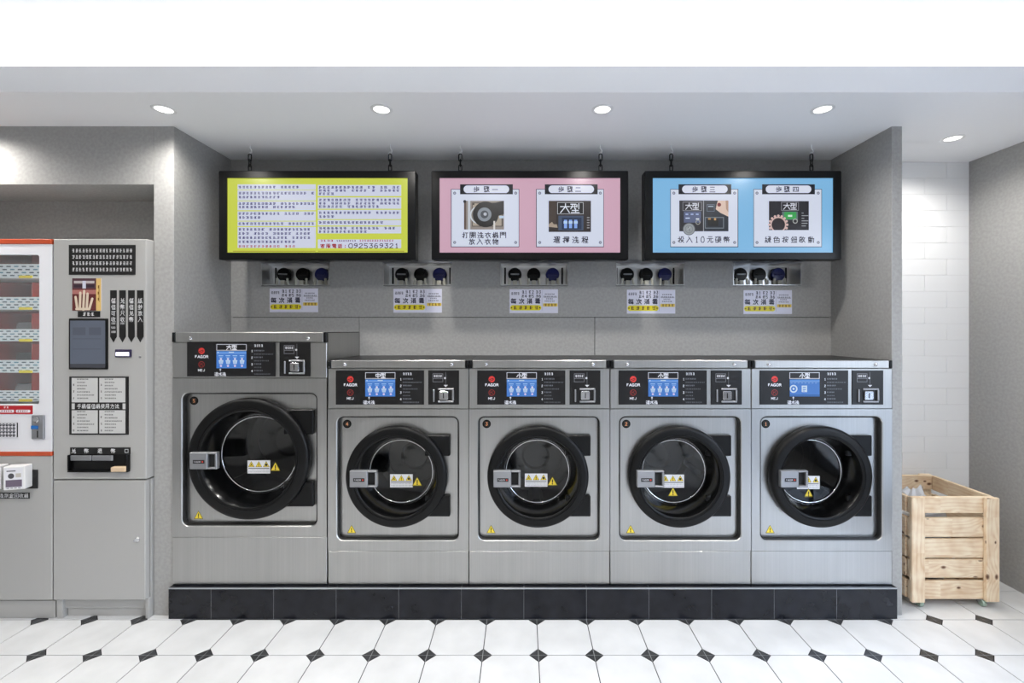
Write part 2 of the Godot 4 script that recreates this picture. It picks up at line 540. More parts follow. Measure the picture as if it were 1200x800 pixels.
# fine lines along the second axis: the grain of brushed steel
func brushed_tex(seed_: int, lo: float, hi: float) -> ImageTexture:
	var rng := RandomNumberGenerator.new()
	rng.seed = seed_
	var W := 256
	var im := Image.create(W, 256, false, Image.FORMAT_RGB8)
	var col := []
	for x in W:
		col.append(rng.randf())
	var f := FastNoiseLite.new()
	f.seed = seed_
	f.frequency = 0.012
	for x in W:
		for y in 256:
			var a := TAU * x / W
			var b := TAU * y / 256.0
			var q := f.get_noise_3d(cos(a) * 40.0 + cos(b) * 25.0, sin(a) * 40.0, sin(b) * 25.0) * 0.5 + 0.5
			var w: float = lerpf(lo, hi, clampf(col[x] * 0.45 + q * 0.55, 0, 1))
			im.set_pixel(x, y, Color(w, w, w))
	return ImageTexture.create_from_image(im)

# pine: long wavy rings, streaks and a few knots; u along the grain
func wood_tex(seed_: int, base: Color, dark: Color, knots: int) -> ImageTexture:
	var rng := RandomNumberGenerator.new()
	rng.seed = seed_
	var f := FastNoiseLite.new()
	f.seed = seed_
	f.frequency = 0.006
	f.fractal_octaves = 3
	var W := 512
	var Hh := 128
	var ks := []
	for i in knots:
		ks.append([Vector2(rng.randf_range(30, W - 30), rng.randf_range(15, Hh - 15)), rng.randf_range(6, 12)])
	var im := Image.create(W, Hh, false, Image.FORMAT_RGB8)
	for y in Hh:
		for x in W:
			var warp := 0.0
			var knot := 0.0
			for q in ks:
				var d: float = ((Vector2(x, y) - q[0]) * Vector2(0.55, 1.0)).length()
				warp += q[1] * 1.6 * exp(-d / (q[1] * 2.2))
				knot = maxf(knot, clampf(1.4 - d / q[1] * 1.4, 0, 1))
			var r := sin((y + warp * 3.0 + f.get_noise_2d(x * 0.4, y * 2.0) * 14.0) * 0.30) * 0.5 + 0.5
			var st := f.get_noise_2d(x * 0.6 + 900, y * 18.0) * 0.5 + 0.5
			var pt := f.get_noise_2d(x * 1.2, y * 1.5 + 400) * 0.5 + 0.5
			var c := base.lerp(dark, clampf(r * r * 0.20 + st * 0.28 + (pt - 0.5) * 0.6, 0, 1))
			c = c.lerp(Color(0.27, 0.14, 0.07), knot * 0.85)
			im.set_pixel(x, y, c)
	return ImageTexture.create_from_image(im)

func tri(m: StandardMaterial3D, scale: Vector3, world := true) -> StandardMaterial3D:
	m.uv1_triplanar = true
	m.uv1_world_triplanar = world
	m.uv1_scale = scale
	return m

func make_materials():
	# grey fine-grained wall covering
	var w := printed(noise_tex(11, 0.09, Color(0.60, 0.597, 0.59), Color(0.67, 0.667, 0.66)), 0.75)
	M.wall = tri(w, Vector3(0.9, 0.9, 0.9))
	M.white_paint = plain(Color(0.96, 0.96, 0.965), 0.6)
	M.wall_tile = plain(Color(0.955, 0.958, 0.962), 0.2)
	M.grout = plain(Color(0.92, 0.92, 0.92), 0.9)
	M.floor_tile = []
	for i in 3:
		var f := printed(noise_tex(20 + i, 0.02, Color(0.82, 0.825, 0.83), Color(0.875, 0.88, 0.885), 256), 0.22)
		M.floor_tile.append(tri(f, Vector3(0.8, 0.8, 0.8)))
	M.floor_dot = tri(printed(noise_tex(31, 0.05, Color(0.13, 0.135, 0.145), Color(0.24, 0.245, 0.255), 256), 0.3), Vector3(2, 2, 2))
	M.floor_joint = plain(Color(0.20, 0.20, 0.21), 0.9)
	M.dot_joint = plain(Color(0.62, 0.63, 0.64), 0.8)
	M.plinth = tri(printed(noise_tex(41, 0.03, Color(0.075, 0.08, 0.10), Color(0.13, 0.135, 0.16), 256), 0.2), Vector3(1.2, 1.2, 1.2))
	M.plinth.metallic_specular = 0.38
	M.plinth_joint = plain(Color(0.55, 0.56, 0.58), 0.6)
	M.plinth_edge = plain(Color(0.62, 0.63, 0.65), 0.35)
	# brushed stainless steel
	var bt := brushed_tex(5, 0.91, 1.0)
	var br := brushed_tex(6, 0.75, 1.0)
	var steel := plain(Color(0.74, 0.74, 0.735), 0.36, 1.0)
	steel.albedo_texture = bt
	steel.roughness_texture = br
	M.steel = tri(steel, Vector3(2.2, 0.5, 2.2))
	M.chrome = plain(Color(0.82, 0.82, 0.83), 0.12, 1.0)
	M.cast = plain(Color(0.62, 0.625, 0.64), 0.38, 0.75)
	M.drum = plain(Color(0.50, 0.50, 0.50), 0.34, 1.0)
	M.black = plain(Color(0.045, 0.047, 0.052), 0.32)
	M.ring = plain(Color(0.035, 0.037, 0.042), 0.40)
	M.ring.metallic_specular = 0.35
	M.throat = plain(Color(0.03, 0.032, 0.036), 0.17)
	M.black.metallic_specular = 0.35
	M.black_matte = plain(Color(0.04, 0.04, 0.043), 0.7)
	M.rubber = plain(Color(0.035, 0.035, 0.037), 0.6)
	var glass := plain(Color(0.85, 0.88, 0.9, 0.06), 0.02)
	glass.transparency = BaseMaterial3D.TRANSPARENCY_ALPHA
	M.glass = glass
	var smoky := plain(Color(0.03, 0.032, 0.035, 0.62), 0.03)      # the tinted door glasses
	smoky.transparency = BaseMaterial3D.TRANSPARENCY_ALPHA
	M.smoky_glass = smoky
	M.sheet = plain(Color(0.68, 0.677, 0.67), 0.42)      # powder-coated grey sheet of the vending cabinets
	M.sheet_white = plain(Color(0.90, 0.90, 0.92), 0.35)
	M.orange = plain(Color(0.74, 0.30, 0.16), 0.4)
	M.maroon = plain(Color(0.52, 0.15, 0.12), 0.45)
	M.yellow = plain(Color(0.93, 0.85, 0.12), 0.5)
	M.white = plain(Color(0.90, 0.90, 0.90), 0.5)
	M.tube = plain(Color(0.86, 0.85, 0.80), 0.3)
	M.blue_plastic = plain(Color(0.07, 0.10, 0.36), 0.3)
	M.wood = []
	for i in 4:
		var wd := printed(wood_tex(70 + i, Color(0.95, 0.88, 0.77), Color(0.76, 0.58, 0.41), [4, 3, 5, 2][i]), 0.65)
		wd.uv1_scale = Vector3(1.9, 7.0, 1)
		wd.uv1_offset = Vector3(0.13 * i, 0.37 * i, 0)
		M.wood.append(wd)

# ------------------------------------------------------------------ the room
func build_room():
	build_floor()
	# back wall of the alcove: two rows of grey panels with a fine joint, openings for the dosing boxes
	var m := MB.new()
	m.box(Vector3(-2.10, 0.0, -0.85), Vector3(2.20, CEILING + 0.02, -0.68))
	var back := struct("wall_back", m.mesh(), M.wall, "grey panelled back wall of the washer alcove")
	m = MB.new()
	var xs := [-1.958, 2.076]
	for b in DOSING:
		xs.append(b - 0.23); xs.append(b + 0.23)
	xs.sort()
	var ys := [1.690, 1.9, 2.055, CEILING + 0.01]
	for i in xs.size() - 1:
		for j in 3:
			if j == 1 and i % 2 == 1:
				continue
			m.box(Vector3(xs[i], ys[j], BACK - 0.02), Vector3(xs[i + 1], ys[j + 1], BACK))
	part(back, "panel", m.mesh(), M.wall)
	for p in [[-1.958, -1.098], [-1.094, 0.4855], [0.4895, 2.076]]:
		part(back, "panel", boxmesh(Vector3(p[0], 0.9, BACK - 0.02), Vector3(p[1], 1.686, BACK), 0.001), M.wall)
	part(back, "joint_filler", boxmesh(Vector3(-1.958, 0.9, BACK - 0.03), Vector3(2.076, 1.70, BACK - 0.021), 0.0), M.black_matte)
	# left block: pier, header and the niche behind the vending cabinets
	m = MB.new()
	m.box(Vector3(-2.071, 0, -0.68), Vector3(-1.958, CEILING + 0.01, PIER), 0.002)
	m.box(Vector3(-3.7, 2.42, -0.68), Vector3(-2.071, CEILING + 0.01, PIER), 0.0)
	m.box(Vector3(-3.7, 0, -0.68), Vector3(-2.071, 2.42, -0.375), 0.0)
	struct("wall_left", m.mesh(), M.wall, "grey wall block with a niche around the vending cabinets")
	struct("wall_pier", boxmesh(Vector3(2.076, 0, -0.68), Vector3(2.135, CEILING + 0.01, PIER), 0.002), M.wall, "slim grey pier closing the washer alcove beside the crate")
	m = MB.new()                          # with an opening for the shop window
	m.box(Vector3(3.046, 0, -0.85), Vector3(3.2, HIGH_CEILING + 0.05, 0.9))
	m.box(Vector3(3.046, 0, 3.9), Vector3(3.2, HIGH_CEILING + 0.05, 4.35))
	m.box(Vector3(3.046, 0, 0.9), Vector3(3.2, 0.15, 3.9))
	m.box(Vector3(3.046, 2.6, 0.9), Vector3(3.2, HIGH_CEILING + 0.05, 3.9))
	struct("wall_right", m.mesh(), M.wall, "grey side wall beside the wooden crate")
	struct("wall_side_left", boxmesh(Vector3(-3.85, 0, -0.85), Vector3(-3.7, HIGH_CEILING + 0.05, 4.35), 0.0), M.wall, "grey side wall behind the vending cabinets' corner")
	# white tiled wall behind the crate
	var tw := struct("wall_tiled", boxmesh(Vector3(2.135, 0, -0.85), Vector3(3.046, CEILING + 0.01, -0.5825), 0.0), M.grout, "narrow wall of white glazed tiles behind the crate")
	var tile := boxmesh(Vector3(-0.1490, -0.0540, -0.006), Vector3(0.1490, 0.0540, 0.006), 0.0010)
	var half := boxmesh(Vector3(-0.0740, -0.0540, -0.006), Vector3(0.0740, 0.0540, 0.006), 0.0010)
	for r in 25:
		var y := CEILING - 0.055 - 0.11 * r
		if y < 0.03:
			break
		var off := 0.15 if r % 2 == 0 else 0.0
		var x := 3.04 - 0.15
		if off > 0.0:
			part(tw, "tile", half, M.wall_tile, Vector3(3.04 - 0.075, y, -0.586))
			x -= 0.15
		while x > 2.28:
			part(tw, "tile", tile, M.wall_tile, Vector3(x, y, -0.586))
			x -= 0.3
	# ceilings
	struct("ceiling", boxmesh(Vector3(-3.85, HIGH_CEILING, -0.85), Vector3(3.2, HIGH_CEILING + 0.12, 4.35), 0.0), M.white_paint, "white ceiling of the room")
	struct("ceiling_band", boxmesh(Vector3(-3.7, CEILING, -0.85), Vector3(3.046, 2.874, 0.332), 0.003), M.white_paint, "dropped white ceiling band with downlights above the washers")
	# hidden strip light on top of the band
	var glow := plain(Color(0.9, 0.9, 0.9), 0.6)
	glow.emission_enabled = true
	glow.emission = Color(0.975, 0.99, 1.0)
	glow.emission_energy_multiplier = 1.0
	var cove := thing("cove_light", "long white strip light hidden on top of the dropped ceiling band", "cove light", Vector3(-0.327, 2.874, 0.05))
	part(cove, "mounting_channel", boxmesh(Vector3(-3.3, 0.0, -0.03), Vector3(3.3, 0.02, 0.03), 0.002), M.white)
	part(cove, "lamp_strip", boxmesh(Vector3(-3.3, 0.02, -0.025), Vector3(3.3, 0.032, 0.025), 0.004), glow)
	# the wall behind the viewer, and the tall shop window in the side wall, nearer than the picture shows
	struct("wall_front", boxmesh(Vector3(-3.85, 0, 4.2), Vector3(3.2, HIGH_CEILING + 0.05, 4.35), 0.0), M.wall, "grey wall at the far side of the shop")
	m = MB.new()
	for b in [[0.9, 0.96], [2.37, 2.43], [3.84, 3.9]]:
		m.box(Vector3(3.09, 0.15, b[0]), Vector3(3.16, 2.6, b[1]), 0.003)
	m.box(Vector3(3.09, 0.15, 0.96), Vector3(3.16, 0.21, 3.84), 0.003)
	m.box(Vector3(3.09, 2.54, 0.96), Vector3(3.16, 2.6, 3.84), 0.003)
	var win := struct("window_1", m.mesh(), M.black, "tall black-framed shop window in the grey side wall")
	for b in [[0.96, 2.37], [2.43, 3.84]]:
		part(win, "pane", boxmesh(Vector3(3.122, 0.21, b[0]), Vector3(3.128, 2.54, b[1]), 0.0), M.glass)
	struct("ground_outside", boxmesh(Vector3(3.2, -0.2, -6), Vector3(14, -0.1, 12), 0.0), plain(Color(0.5, 0.5, 0.5), 0.9), "grey pavement outside the shop window")

func build_floor():
	var P := 0.275
	var q := 0.0455
	var fl := struct("floor", boxmesh(Vector3(-3.85, -0.12, -0.85), Vector3(3.2, -0.0025, 4.35), 0.0), M.floor_joint, "white octagon tile floor with small dark square insets")
	var a := P / 2 - 0.0021
	var c := P / 2 - q
	var o := [Vector2(a, c), Vector2(c, a), Vector2(-c, a), Vector2(-a, c), Vector2(-a, -c), Vector2(-c, -a), Vector2(c, -a), Vector2(a, -c)]
	var flat := Transform3D(Basis(Vector3(1, 0, 0), -PI / 2), Vector3.ZERO)
	var mb := MB.new()
	mb.xf = flat
	mb.plate(o, -0.008, 0.0, 0.0008)
	var oct := mb.mesh()
	mb = MB.new()
	mb.xf = flat
	var g := 0.0014
	var s := q - 0.003
	for k in 4:
		var r := Transform2D(PI / 2 * k, Vector2.ZERO)
		mb.plate([r * Vector2(g, g), r * Vector2(s - g, g), r * Vector2(g, s - g)], -0.008, -0.0002, 0.0)
	var dot := mb.mesh()
	mb = MB.new()
	mb.xf = flat
	mb.plate([Vector2(q - 0.004, 0), Vector2(0, q - 0.004), Vector2(-q + 0.004, 0), Vector2(0, -q + 0.004)], -0.008, -0.0012)
	var dot_base := mb.mesh()
	var rng := RandomNumberGenerator.new()
	rng.seed = 4
	var far := MB.new()
	far.xf = flat
	var far_dot := MB.new()
	var x0 := 0.080
	for j in range(-2, 16):
		for i in range(-14, 11):
			var x := x0 + P * i + P / 2
			var z := 0.004 + P * j + P / 2
			if x - P / 2 < -3.7 or x + P / 2 > 3.06 and j > 3:
				continue
			if z < 0.0 and x > -1.95 and x < 2.0 or z < -0.27 and x < 0.0:
				continue
			if z + P / 2 > 4.2:
				continue
			if j < 3:
				part(fl, "octagon_tile", oct, M.floor_tile[rng.randi() % 3], Vector3(x, 0, z))
				var d := part(fl, "inset_tile", dot, M.floor_dot, Vector3(x - P / 2, 0, z - P / 2))
				part(d, "inset_joint", dot_base, M.dot_joint)
			else:
				far.xf = Transform3D(flat.basis, Vector3(x, 0, z))
				far.plate(o, -0.008, 0.0)
				far_dot.xf = Transform3D(flat.basis, Vector3(x - P / 2, 0, z - P / 2))
				far_dot.plate([Vector2(s, 0), Vector2(0, s), Vector2(-s, 0), Vector2(0, -s)], -0.008, -0.0002)
	part(fl, "octagon_tile_field", far.mesh(), M.floor_tile[0]).set_meta("kind", "stuff")
	part(fl, "inset_tile_field", far_dot.mesh(), M.floor_dot).set_meta("kind", "stuff")

func build_plinth():
	var p := struct("plinth", boxmesh(Vector3(-1.954, 0.0, -0.54), Vector3(2.072, 0.170, -0.0015), 0.0), M.plinth_joint, "low plinth clad in dark slate-grey tiles under the washers")
	p.set_meta("category", "plinth")
	# front tiles 0.347 wide, joints a hair recessed; thin light edge strip along the top
	var x := -2.073
	while x < 2.078:
		var l := maxf(x, -1.962)
		var r := minf(x + 0.347, 2.080)
		if r - l > 0.02:
			part(p, "tile", boxmesh(Vector3(l + 0.0008, 0.001, -0.0095), Vector3(r - 0.0008, 0.1655, 0.0), 0.0012), M.plinth)
			part(p, "top_tile", boxmesh(Vector3(l + 0.0012, 0.1660, -0.035), Vector3(r - 0.0012, 0.1740, -0.0022), 0.001), M.plinth)
		x += 0.347
	part(p, "edge_strip", boxmesh(Vector3(-1.962, 0.1662, -0.002), Vector3(2.080, 0.1740, 0.0006), 0.0008), M.plinth_edge)

# ------------------------------------------------------------------ the washers
func triangle_tex() -> ImageTexture:      # yellow warning triangle with a black mark, 
	var k := Ink.new(self, 12, 11, 8, Color(0.45, 0.40, 0.10))
	k.poly([Vector2(6, 1.2), Vector2(11, 10.3), Vector2(1, 10.3)], Color(0.95, 0.85, 0.25))
	k.line(6, 4.2, 6, 7.2, 1.2, Color(0.1, 0.09, 0.05))
	k.disc(6, 8.9, 0.75, Color(0.1, 0.09, 0.05))
	return k.tex()

func tri_plaque(w: float, h: float, t: float) -> ArrayMesh:
	var m := MB.new()
	var q := [Vector2(0, h / 2), Vector2(-w / 2, -h / 2), Vector2(w / 2, -h / 2)]
	var z := Vector3(0, 0, 1)
	m.tri(Vector3(0, h / 2, t), Vector3(-w / 2, -h / 2, t), Vector3(w / 2, -h / 2, t), z, z, z, Vector2(0.5, 0), Vector2(0, 1), Vector2(1, 1))
	m.side(q, 0, q, t)
	return m.mesh()

func warning_label_tex() -> ImageTexture:  # white label with three yellow triangles over lines of small print
	var rng := RandomNumberGenerator.new()
	rng.seed = 8
	var k := Ink.new(self, 28, 16, 12, Color(0.90, 0.90, 0.91))
	for i in 3:
		var x := 4.8 + 9.2 * i
		k.poly([Vector2(x, 0.9), Vector2(x + 4, 8), Vector2(x - 4, 8)], Color(0.25, 0.22, 0.05))
		k.poly([Vector2(x, 1.7), Vector2(x + 3.4, 7.6), Vector2(x - 3.4, 7.6)], Color(0.93, 0.82, 0.22))
		if i == 2:
			k.disc(x, 5.4, 1.5, Color(0.08, 0.07, 0.05))
		elif i == 1:
			k.line(x, 3.8, x, 5.8, 0.8, Color(0.08, 0.07, 0.05)); k.disc(x, 6.9, 0.5, Color(0.08, 0.07, 0.05))
		else:
			k.line(x - 1, 6.6, x + 0.8, 3.8, 0.7, Color(0.08, 0.07, 0.05)); k.line(x - 0.4, 4.6, x + 1.2, 6.6, 0.6, Color(0.08, 0.07, 0.05))
	k.rect(1, 9.2, 26, 0.9, Color(0.25, 0.25, 0.27))
	k.small(1.2, 11.2, 18, 1.1, 1.1, 0.35, Color(0.45, 0.45, 0.48), rng)
	k.small(1.2, 13.4, 18, 1.1, 1.1, 0.35, Color(0.45, 0.45, 0.48), rng)
	return k.tex()

func control_tex(size_name: String) -> ImageTexture:   # 103 x 40: emblem, maker's name, title frame, programme list
	var rng := RandomNumberGenerator.new()
	rng.seed = 21
	var wh := Color(0.86, 0.87, 0.9)
	var dim := Color(0.52, 0.53, 0.57)
	var k := Ink.new(self, 103, 40, 8, Color(0.055, 0.055, 0.065))
	# red emblem and the name under it
	k.disc(17.0, 10.3, 3.7, Color(0.80, 0.22, 0.20))
	k.line(14.0, 11.0, 18.5, 9.3, 0.7, Color(0.09, 0.05, 0.06)); k.line(14.5, 12.6, 18.5, 11.3, 0.6, Color(0.09, 0.05, 0.06)); k.disc(18.6, 10.3, 1.0, Color(0.55, 0.12, 0.12))
	k.text("FAGOR", 9.2, 15.6, 2.5, 2.7, 0.75, 0.75, wh)
	k.disc(17.0, 26.0, 3.7, Color(0.55, 0.15, 0.14), 2.9)
	k.line(15.6, 24.6, 15.6, 27.6, 0.6, Color(0.55, 0.15, 0.14)); k.line(15.6, 26, 18, 24.6, 0.6, Color(0.55, 0.15, 0.14)); k.line(17, 25.4, 18.6, 27.6, 0.6, Color(0.55, 0.15, 0.14))
	k.text("MEJ", 13.2, 31.6, 2.0, 2.4, 0.7, 0.6, wh)
	# title frame
	k.frame(34.4, 2.2, 35.2, 7.6, 0.7, Color(0.75, 0.76, 0.8))
	k.centred(size_name, [49.0, 55.4], 6.0, 5.4, 0.85, wh)
	k.rect(34.2, 10.4, 35.6, 20.2, Color(0.10, 0.12, 0.16))
	# arrow and water label under the display
	k.line(38.9, 31.0, 38.9, 33.8, 0.7, wh); k.poly([Vector2(38.9, 30.5), Vector2(40.2, 32.2), Vector2(37.6, 32.2)], wh)
	k.rect(31.4, 35.2, 14.4, 4.4, Color(0.22, 0.23, 0.26))
	k.centred("溫水洗", [34.2, 38.8, 43.3], 37.4, 3.8, 0.6, wh)
	# programme list
	k.small(78.2, 2.6, 4, 2.4, 3.0, 0.3, wh, rng)
	for i in 4:
		var y := 9.2 + 7.8 * i
		k.text(str([1, 2, 3, 4][i]), 75.2, y, 1.5, 2.2, 0.2, 0.5, wh)
		k.small(78.2, y - 0.1, [7, 6, 5, 6][i], 1.5, 1.6, 0.25, dim, rng)
		k.small(78.2, y + 4.0, [13, 10, 5, 11][i], 1.5, 1.5, 0.25, Color(0.42, 0.43, 0.46), rng)
	return k.tex()

func display_tex(running: bool) -> ImageTexture:      # 35 x 20 lit display: four programme columns, or a running programme
	var k := Ink.new(self, 35, 20, 10, Color(0.28, 0.50, 0.82))
	var pale := Color(0.80, 0.88, 0.98)
	k.rect(0, 0, 35, 2.4, Color(0.36, 0.58, 0.88))
	k.rect(0, 2.4, 35, 0.4, Color(0.62, 0.78, 0.96))
	if running:
		k.disc(4.5, 11, 4.6, pale, 3.0)
		k.disc(4.5, 11, 1.3, pale)
		k.rect(14, 7.2, 6.4, 7.6, pale)
		k.rect(15.3, 8.8, 3.6, 1.0, Color(0.3, 0.5, 0.8)); k.rect(15.3, 11.2, 3.6, 1.0, Color(0.3, 0.5, 0.8)); k.rect(15.3, 13.2, 2.4, 0.8, Color(0.3, 0.5, 0.8))
		for i in 8:
			k.rect(1 + i * 4.1, 4.0, 2.2, 0.6, Color(0.55, 0.72, 0.93))
		k.rect(0, 17.6, 35, 2.4, Color(0.22, 0.42, 0.72))
		return k.tex()
	k.disc(2, 1.4, 0.7, pale)
	k.rect(14.5, 0.8, 6, 1.0, pale)
	for i in 4:
		var x := 2.6 + 8.2 * i
		k.rect(x, 4.8, 5.4, 1.0, Color(0.62, 0.78, 0.97))
		k.rect(x + 0.6, 6.8, 4.2, 0.6, Color(0.55, 0.72, 0.95))
		k.disc(x + 2.7, 9.2, 1.3, Color(0.86, 0.86, 0.97))
		k.poly([Vector2(x, 10.6), Vector2(x + 5.6, 10.6), Vector2(x + 4.7, 15), Vector2(x + 0.9, 15)], pale)
		for r in 3:
			k.rect(x + 1.0, 11.6 + r * 1.1, 3.6, 0.35, Color(0.45, 0.60, 0.86))
		k.disc(x + 2.7, 17.2, 1.3, Color(0.84, 0.80, 0.95))
	return k.tex()

func coin_tex() -> ImageTexture:          # 36 x 40: framed word, line and arrow down to the coin slot
	var rng := RandomNumberGenerator.new()
	rng.seed = 5
	var wh := Color(0.80, 0.80, 0.82)
	var k := Ink.new(self, 36, 40, 8, Color(0.055, 0.055, 0.06))
	k.frame(5.2, 3.6, 12, 10, 0.5, Color(0.5, 0.5, 0.53))
	k.rect(5.2, 9.3, 12, 0.45, Color(0.5, 0.5, 0.53))
	k.small(6.4, 5.2, 4, 2.3, 3.0, 0.25, wh, rng)
	k.line(20.4, 2, 20.4, 18, 0.4, Color(0.5, 0.5, 0.53))
	k.disc(19.6, 9.0, 1.2, wh)
	k.poly([Vector2(18, 17), Vector2(23, 17), Vector2(20.5, 19.6)], wh)
	return k.tex()

func badge_tex(n: int) -> ImageTexture:
	var k := Ink.new(self, 10, 10, 12, Color(0.05, 0.045, 0.05))
	k.glyph(str(n), 3.2, 2.2, 3.8, 5.6, 1.0, Color(0.93, 0.62, 0.42))
	return k.tex()

func maker_tex() -> ImageTexture:         # black oval with the maker's name on the door latch
	var k := Ink.new(self, 16, 5, 12, Color(0.05, 0.05, 0.055))
	k.text("FAGOR", 1.4, 1.5, 1.5, 2.0, 0.5, 0.45, Color(0.75, 0.75, 0.77))
	k.disc(13.6, 2.5, 1.2, Color(0.80, 0.25, 0.2))
	return k.tex()

func build_machines():
	for t in [["control_5", "大型"], ["control_4", "中型"], ["control_s", "小型"]]:
		M[t[0]] = printed(control_tex(t[1]), 0.3)
	M.display = glowing(display_tex(false), 1.25)
	M.display_running = glowing(display_tex(true), 1.25)
	M.coin = printed(coin_tex(), 0.3)
	M.warn = printed(triangle_tex(), 0.5)
	M.warn_label = printed(warning_label_tex(), 0.5)
	M.maker = printed(maker_tex(), 0.4)
	var small := {"w": 0.7885, "lid": 1.433, "lid0": 1.3875, "fas": 1.1606, "rt": 1.1176, "rb": 0.4251, "bb": 0.3654, "rw": 0.3403, "r": 0.283, "cx": -0.008, "cy": 0.783}
	var big := {"w": 0.866, "lid": 1.590, "lid0": 1.533, "fas": 1.3325, "rt": 1.249, "rb": 0.506, "bb": 0.444, "rw": 0.3773, "r": 0.338, "cx": 0.0, "cy": 0.883}
	washer(5, -1.5265, big, "tall large-capacity stainless front-load washer numbered 5, taller than the others", Vector2(-0.01, -0.079), Vector2(0.088, -0.075))
	washer(4, -0.6940, small, "stainless front-load washer numbered 4, next to the tall washer", Vector2(-0.003, -0.06), Vector2(0.09, -0.062))
	washer(3, 0.0960, small, "stainless front-load washer numbered 3, in the middle of the row", Vector2(-0.007, -0.056), Vector2(0.088, -0.06))
	washer(2, 0.8865, small, "stainless front-load washer numbered 2, warning triangle under its door label", Vector2(0.0, -0.062), Vector2(0.0, -0.122))
	washer(1, 1.6765, small, "stainless front-load washer numbered 1, running, beside the slim grey pier", Vector2(0.0, -0.07), Vector2(0.0, -0.130))

func washer(num: int, xc: float, s: Dictionary, label: String, stick: Vector2, tri_at: Vector2):
	var base := 0.174
	var o := thing("washing_machine", label, "washing machine", Vector3(xc, base, -0.025), "row of stainless washers")
	var hw: float = s.w / 2 - 0.001
	var y := func(v: float) -> float: return v - base
	var lid: float = s.lid - base
	var lid0: float = s.lid0 - base
	var fas: float = s.fas - base
	var rt: float = s.rt - base
	var rb: float = s.rb - base
	var bb: float = s.bb - base
	var c := Vector2(s.cx, s.cy - base)
	var R: float = s.r
	var depth := -0.505
	# cabinet: sides, back, bottom and dark top sheet
	var m := MB.new()
	m.box(Vector3(-hw, 0, depth), Vector3(-hw + 0.012, lid - 0.004, -0.021))
	m.box(Vector3(hw - 0.012, 0, depth), Vector3(hw, lid - 0.004, -0.021))
	m.box(Vector3(-hw + 0.012, 0, depth), Vector3(hw - 0.012, lid - 0.004, depth + 0.01))
	m.box(Vector3(-hw + 0.012, 0, depth + 0.01), Vector3(hw - 0.012, 0.01, -0.021))
	part(o, "cabinet", m.mesh(), M.steel)
	part(o, "top_cover", boxmesh(Vector3(-hw, lid - 0.004, depth), Vector3(hw, lid, -0.021), 0.001), M.black)
	# lid rail with black end caps and two dome screws
	var rail := part(o, "lid_rail", boxmesh(Vector3(-hw + 0.018, lid0 + 0.001, -0.02), Vector3(hw - 0.018, lid, 0.003), 0.003), M.steel)
	for sx in [-1, 1]:
		part(rail, "end_cap", boxmesh(Vector3(minf(sx * hw, sx * (hw - 0.0175)), lid0 + 0.001, -0.02), Vector3(maxf(sx * hw, sx * (hw - 0.0175)), lid - 0.001, 0.005), 0.003), M.black)
		m = MB.new()
		m.lathe([Vector2(0.011, 0), Vector2(0.0105, 0.003), Vector2(0.008, 0.006), Vector2(0.004, 0.0075), Vector2(0, 0.008)], 16, Vector3(sx * hw * 0.76, lid0 + 0.022, 0.003), 0.5)
		part(rail, "screw", m.mesh(), M.chrome)
	# fascia with the control panel and the coin panel
	part(o, "fascia", boxmesh(Vector3(-hw, fas + 0.001, -0.02), Vector3(hw, lid0 - 0.001, 0.0), 0.0025), M.steel)
	var cyf := (fas + lid0) / 2 + (0.007 if num != 5 else 0.006)
	var k := 1.0
	var cp := print_part(o, "control_panel", 0.4925, 0.191, M["control_5" if num == 5 else ("control_4" if num == 4 else "control_s")], M.black, Vector3(-hw + 0.0455 + 0.24625 + (0.04 if num == 5 else 0.0), cyf, 0.0003), "glossy black control panel", 0.004)
	print_part(cp, "display_screen", 0.167, 0.0955, M.display_running if num == 1 else M.display, M.black, Vector3((52.0 - 51.5) / 103 * 0.4925, (20 - 20.5) / 40 * 0.191, 0.0042), "lit blue display", 0.001)
	var qx := -hw + 0.0455 + 0.4925 + 0.024 + 0.086 + (0.04 if num == 5 else 0.0)
	var coin := print_part(o, "coin_panel", 0.172, 0.191, M.coin, M.black, Vector3(qx, cyf, 0.0003), "black coin panel", 0.004)
	m = MB.new()                                  # silver bracket open on one side, around a square push button
	m.box(Vector3(-0.03, -0.013, 0.004), Vector3(0.056, -0.004, 0.013), 0.002)
	m.box(Vector3(-0.03, -0.083, 0.004), Vector3(0.056, -0.074, 0.013), 0.002)
	m.box(Vector3(0.048, -0.074, 0.004), Vector3(0.058, -0.013, 0.013), 0.002)
	part(coin, "coin_slot_bracket", m.mesh(), M.cast)
	m = MB.new()
	m.plate(rrect(-0.024, -0.068, 0.026, -0.019, 0.008, 3), 0.004, 0.014, 0.002)
	part(coin, "coin_button", m.mesh(), M.chrome)
	part(coin, "coin_slit", boxmesh(Vector3(-0.002, -0.058, 0.014), Vector3(0.003, -0.03, 0.0146), 0.0), M.black_matte)
	part(coin, "return_lever", boxmesh(Vector3(-0.058, -0.08, 0.004), Vector3(-0.05, -0.01, 0.012), 0.002), M.cast)
	# front sheet with a rounded opening, a dark reveal and the recessed door panel
	m = MB.new()
	var oo := rrect(-hw, bb + 0.001, hw, fas - 0.001, 0.002)
	var ii := rrect(-s.rw - 0.004 + c.x * 0.3, rb - 0.004, s.rw + 0.004 + c.x * 0.3, rt + 0.004, 0.04)
	var jj := rrect(-s.rw + c.x * 0.3, rb, s.rw + c.x * 0.3, rt, 0.036)
	m.strip(oo, 0.0, ii, 0.0, Vector3(0, 0, 1))
	m.side(oo, -0.02, oo, 0.0)
	m.strip(ii, 0.0, jj, -0.004)
	part(o, "front_panel", m.mesh(), M.steel)
	m = MB.new()
	var bead := rrect(-s.rw + 0.0065 + c.x * 0.3, rb + 0.0065, s.rw - 0.0065 + c.x * 0.3, rt - 0.0065, 0.030)
	m.strip(jj, -0.004, bead, -0.009)
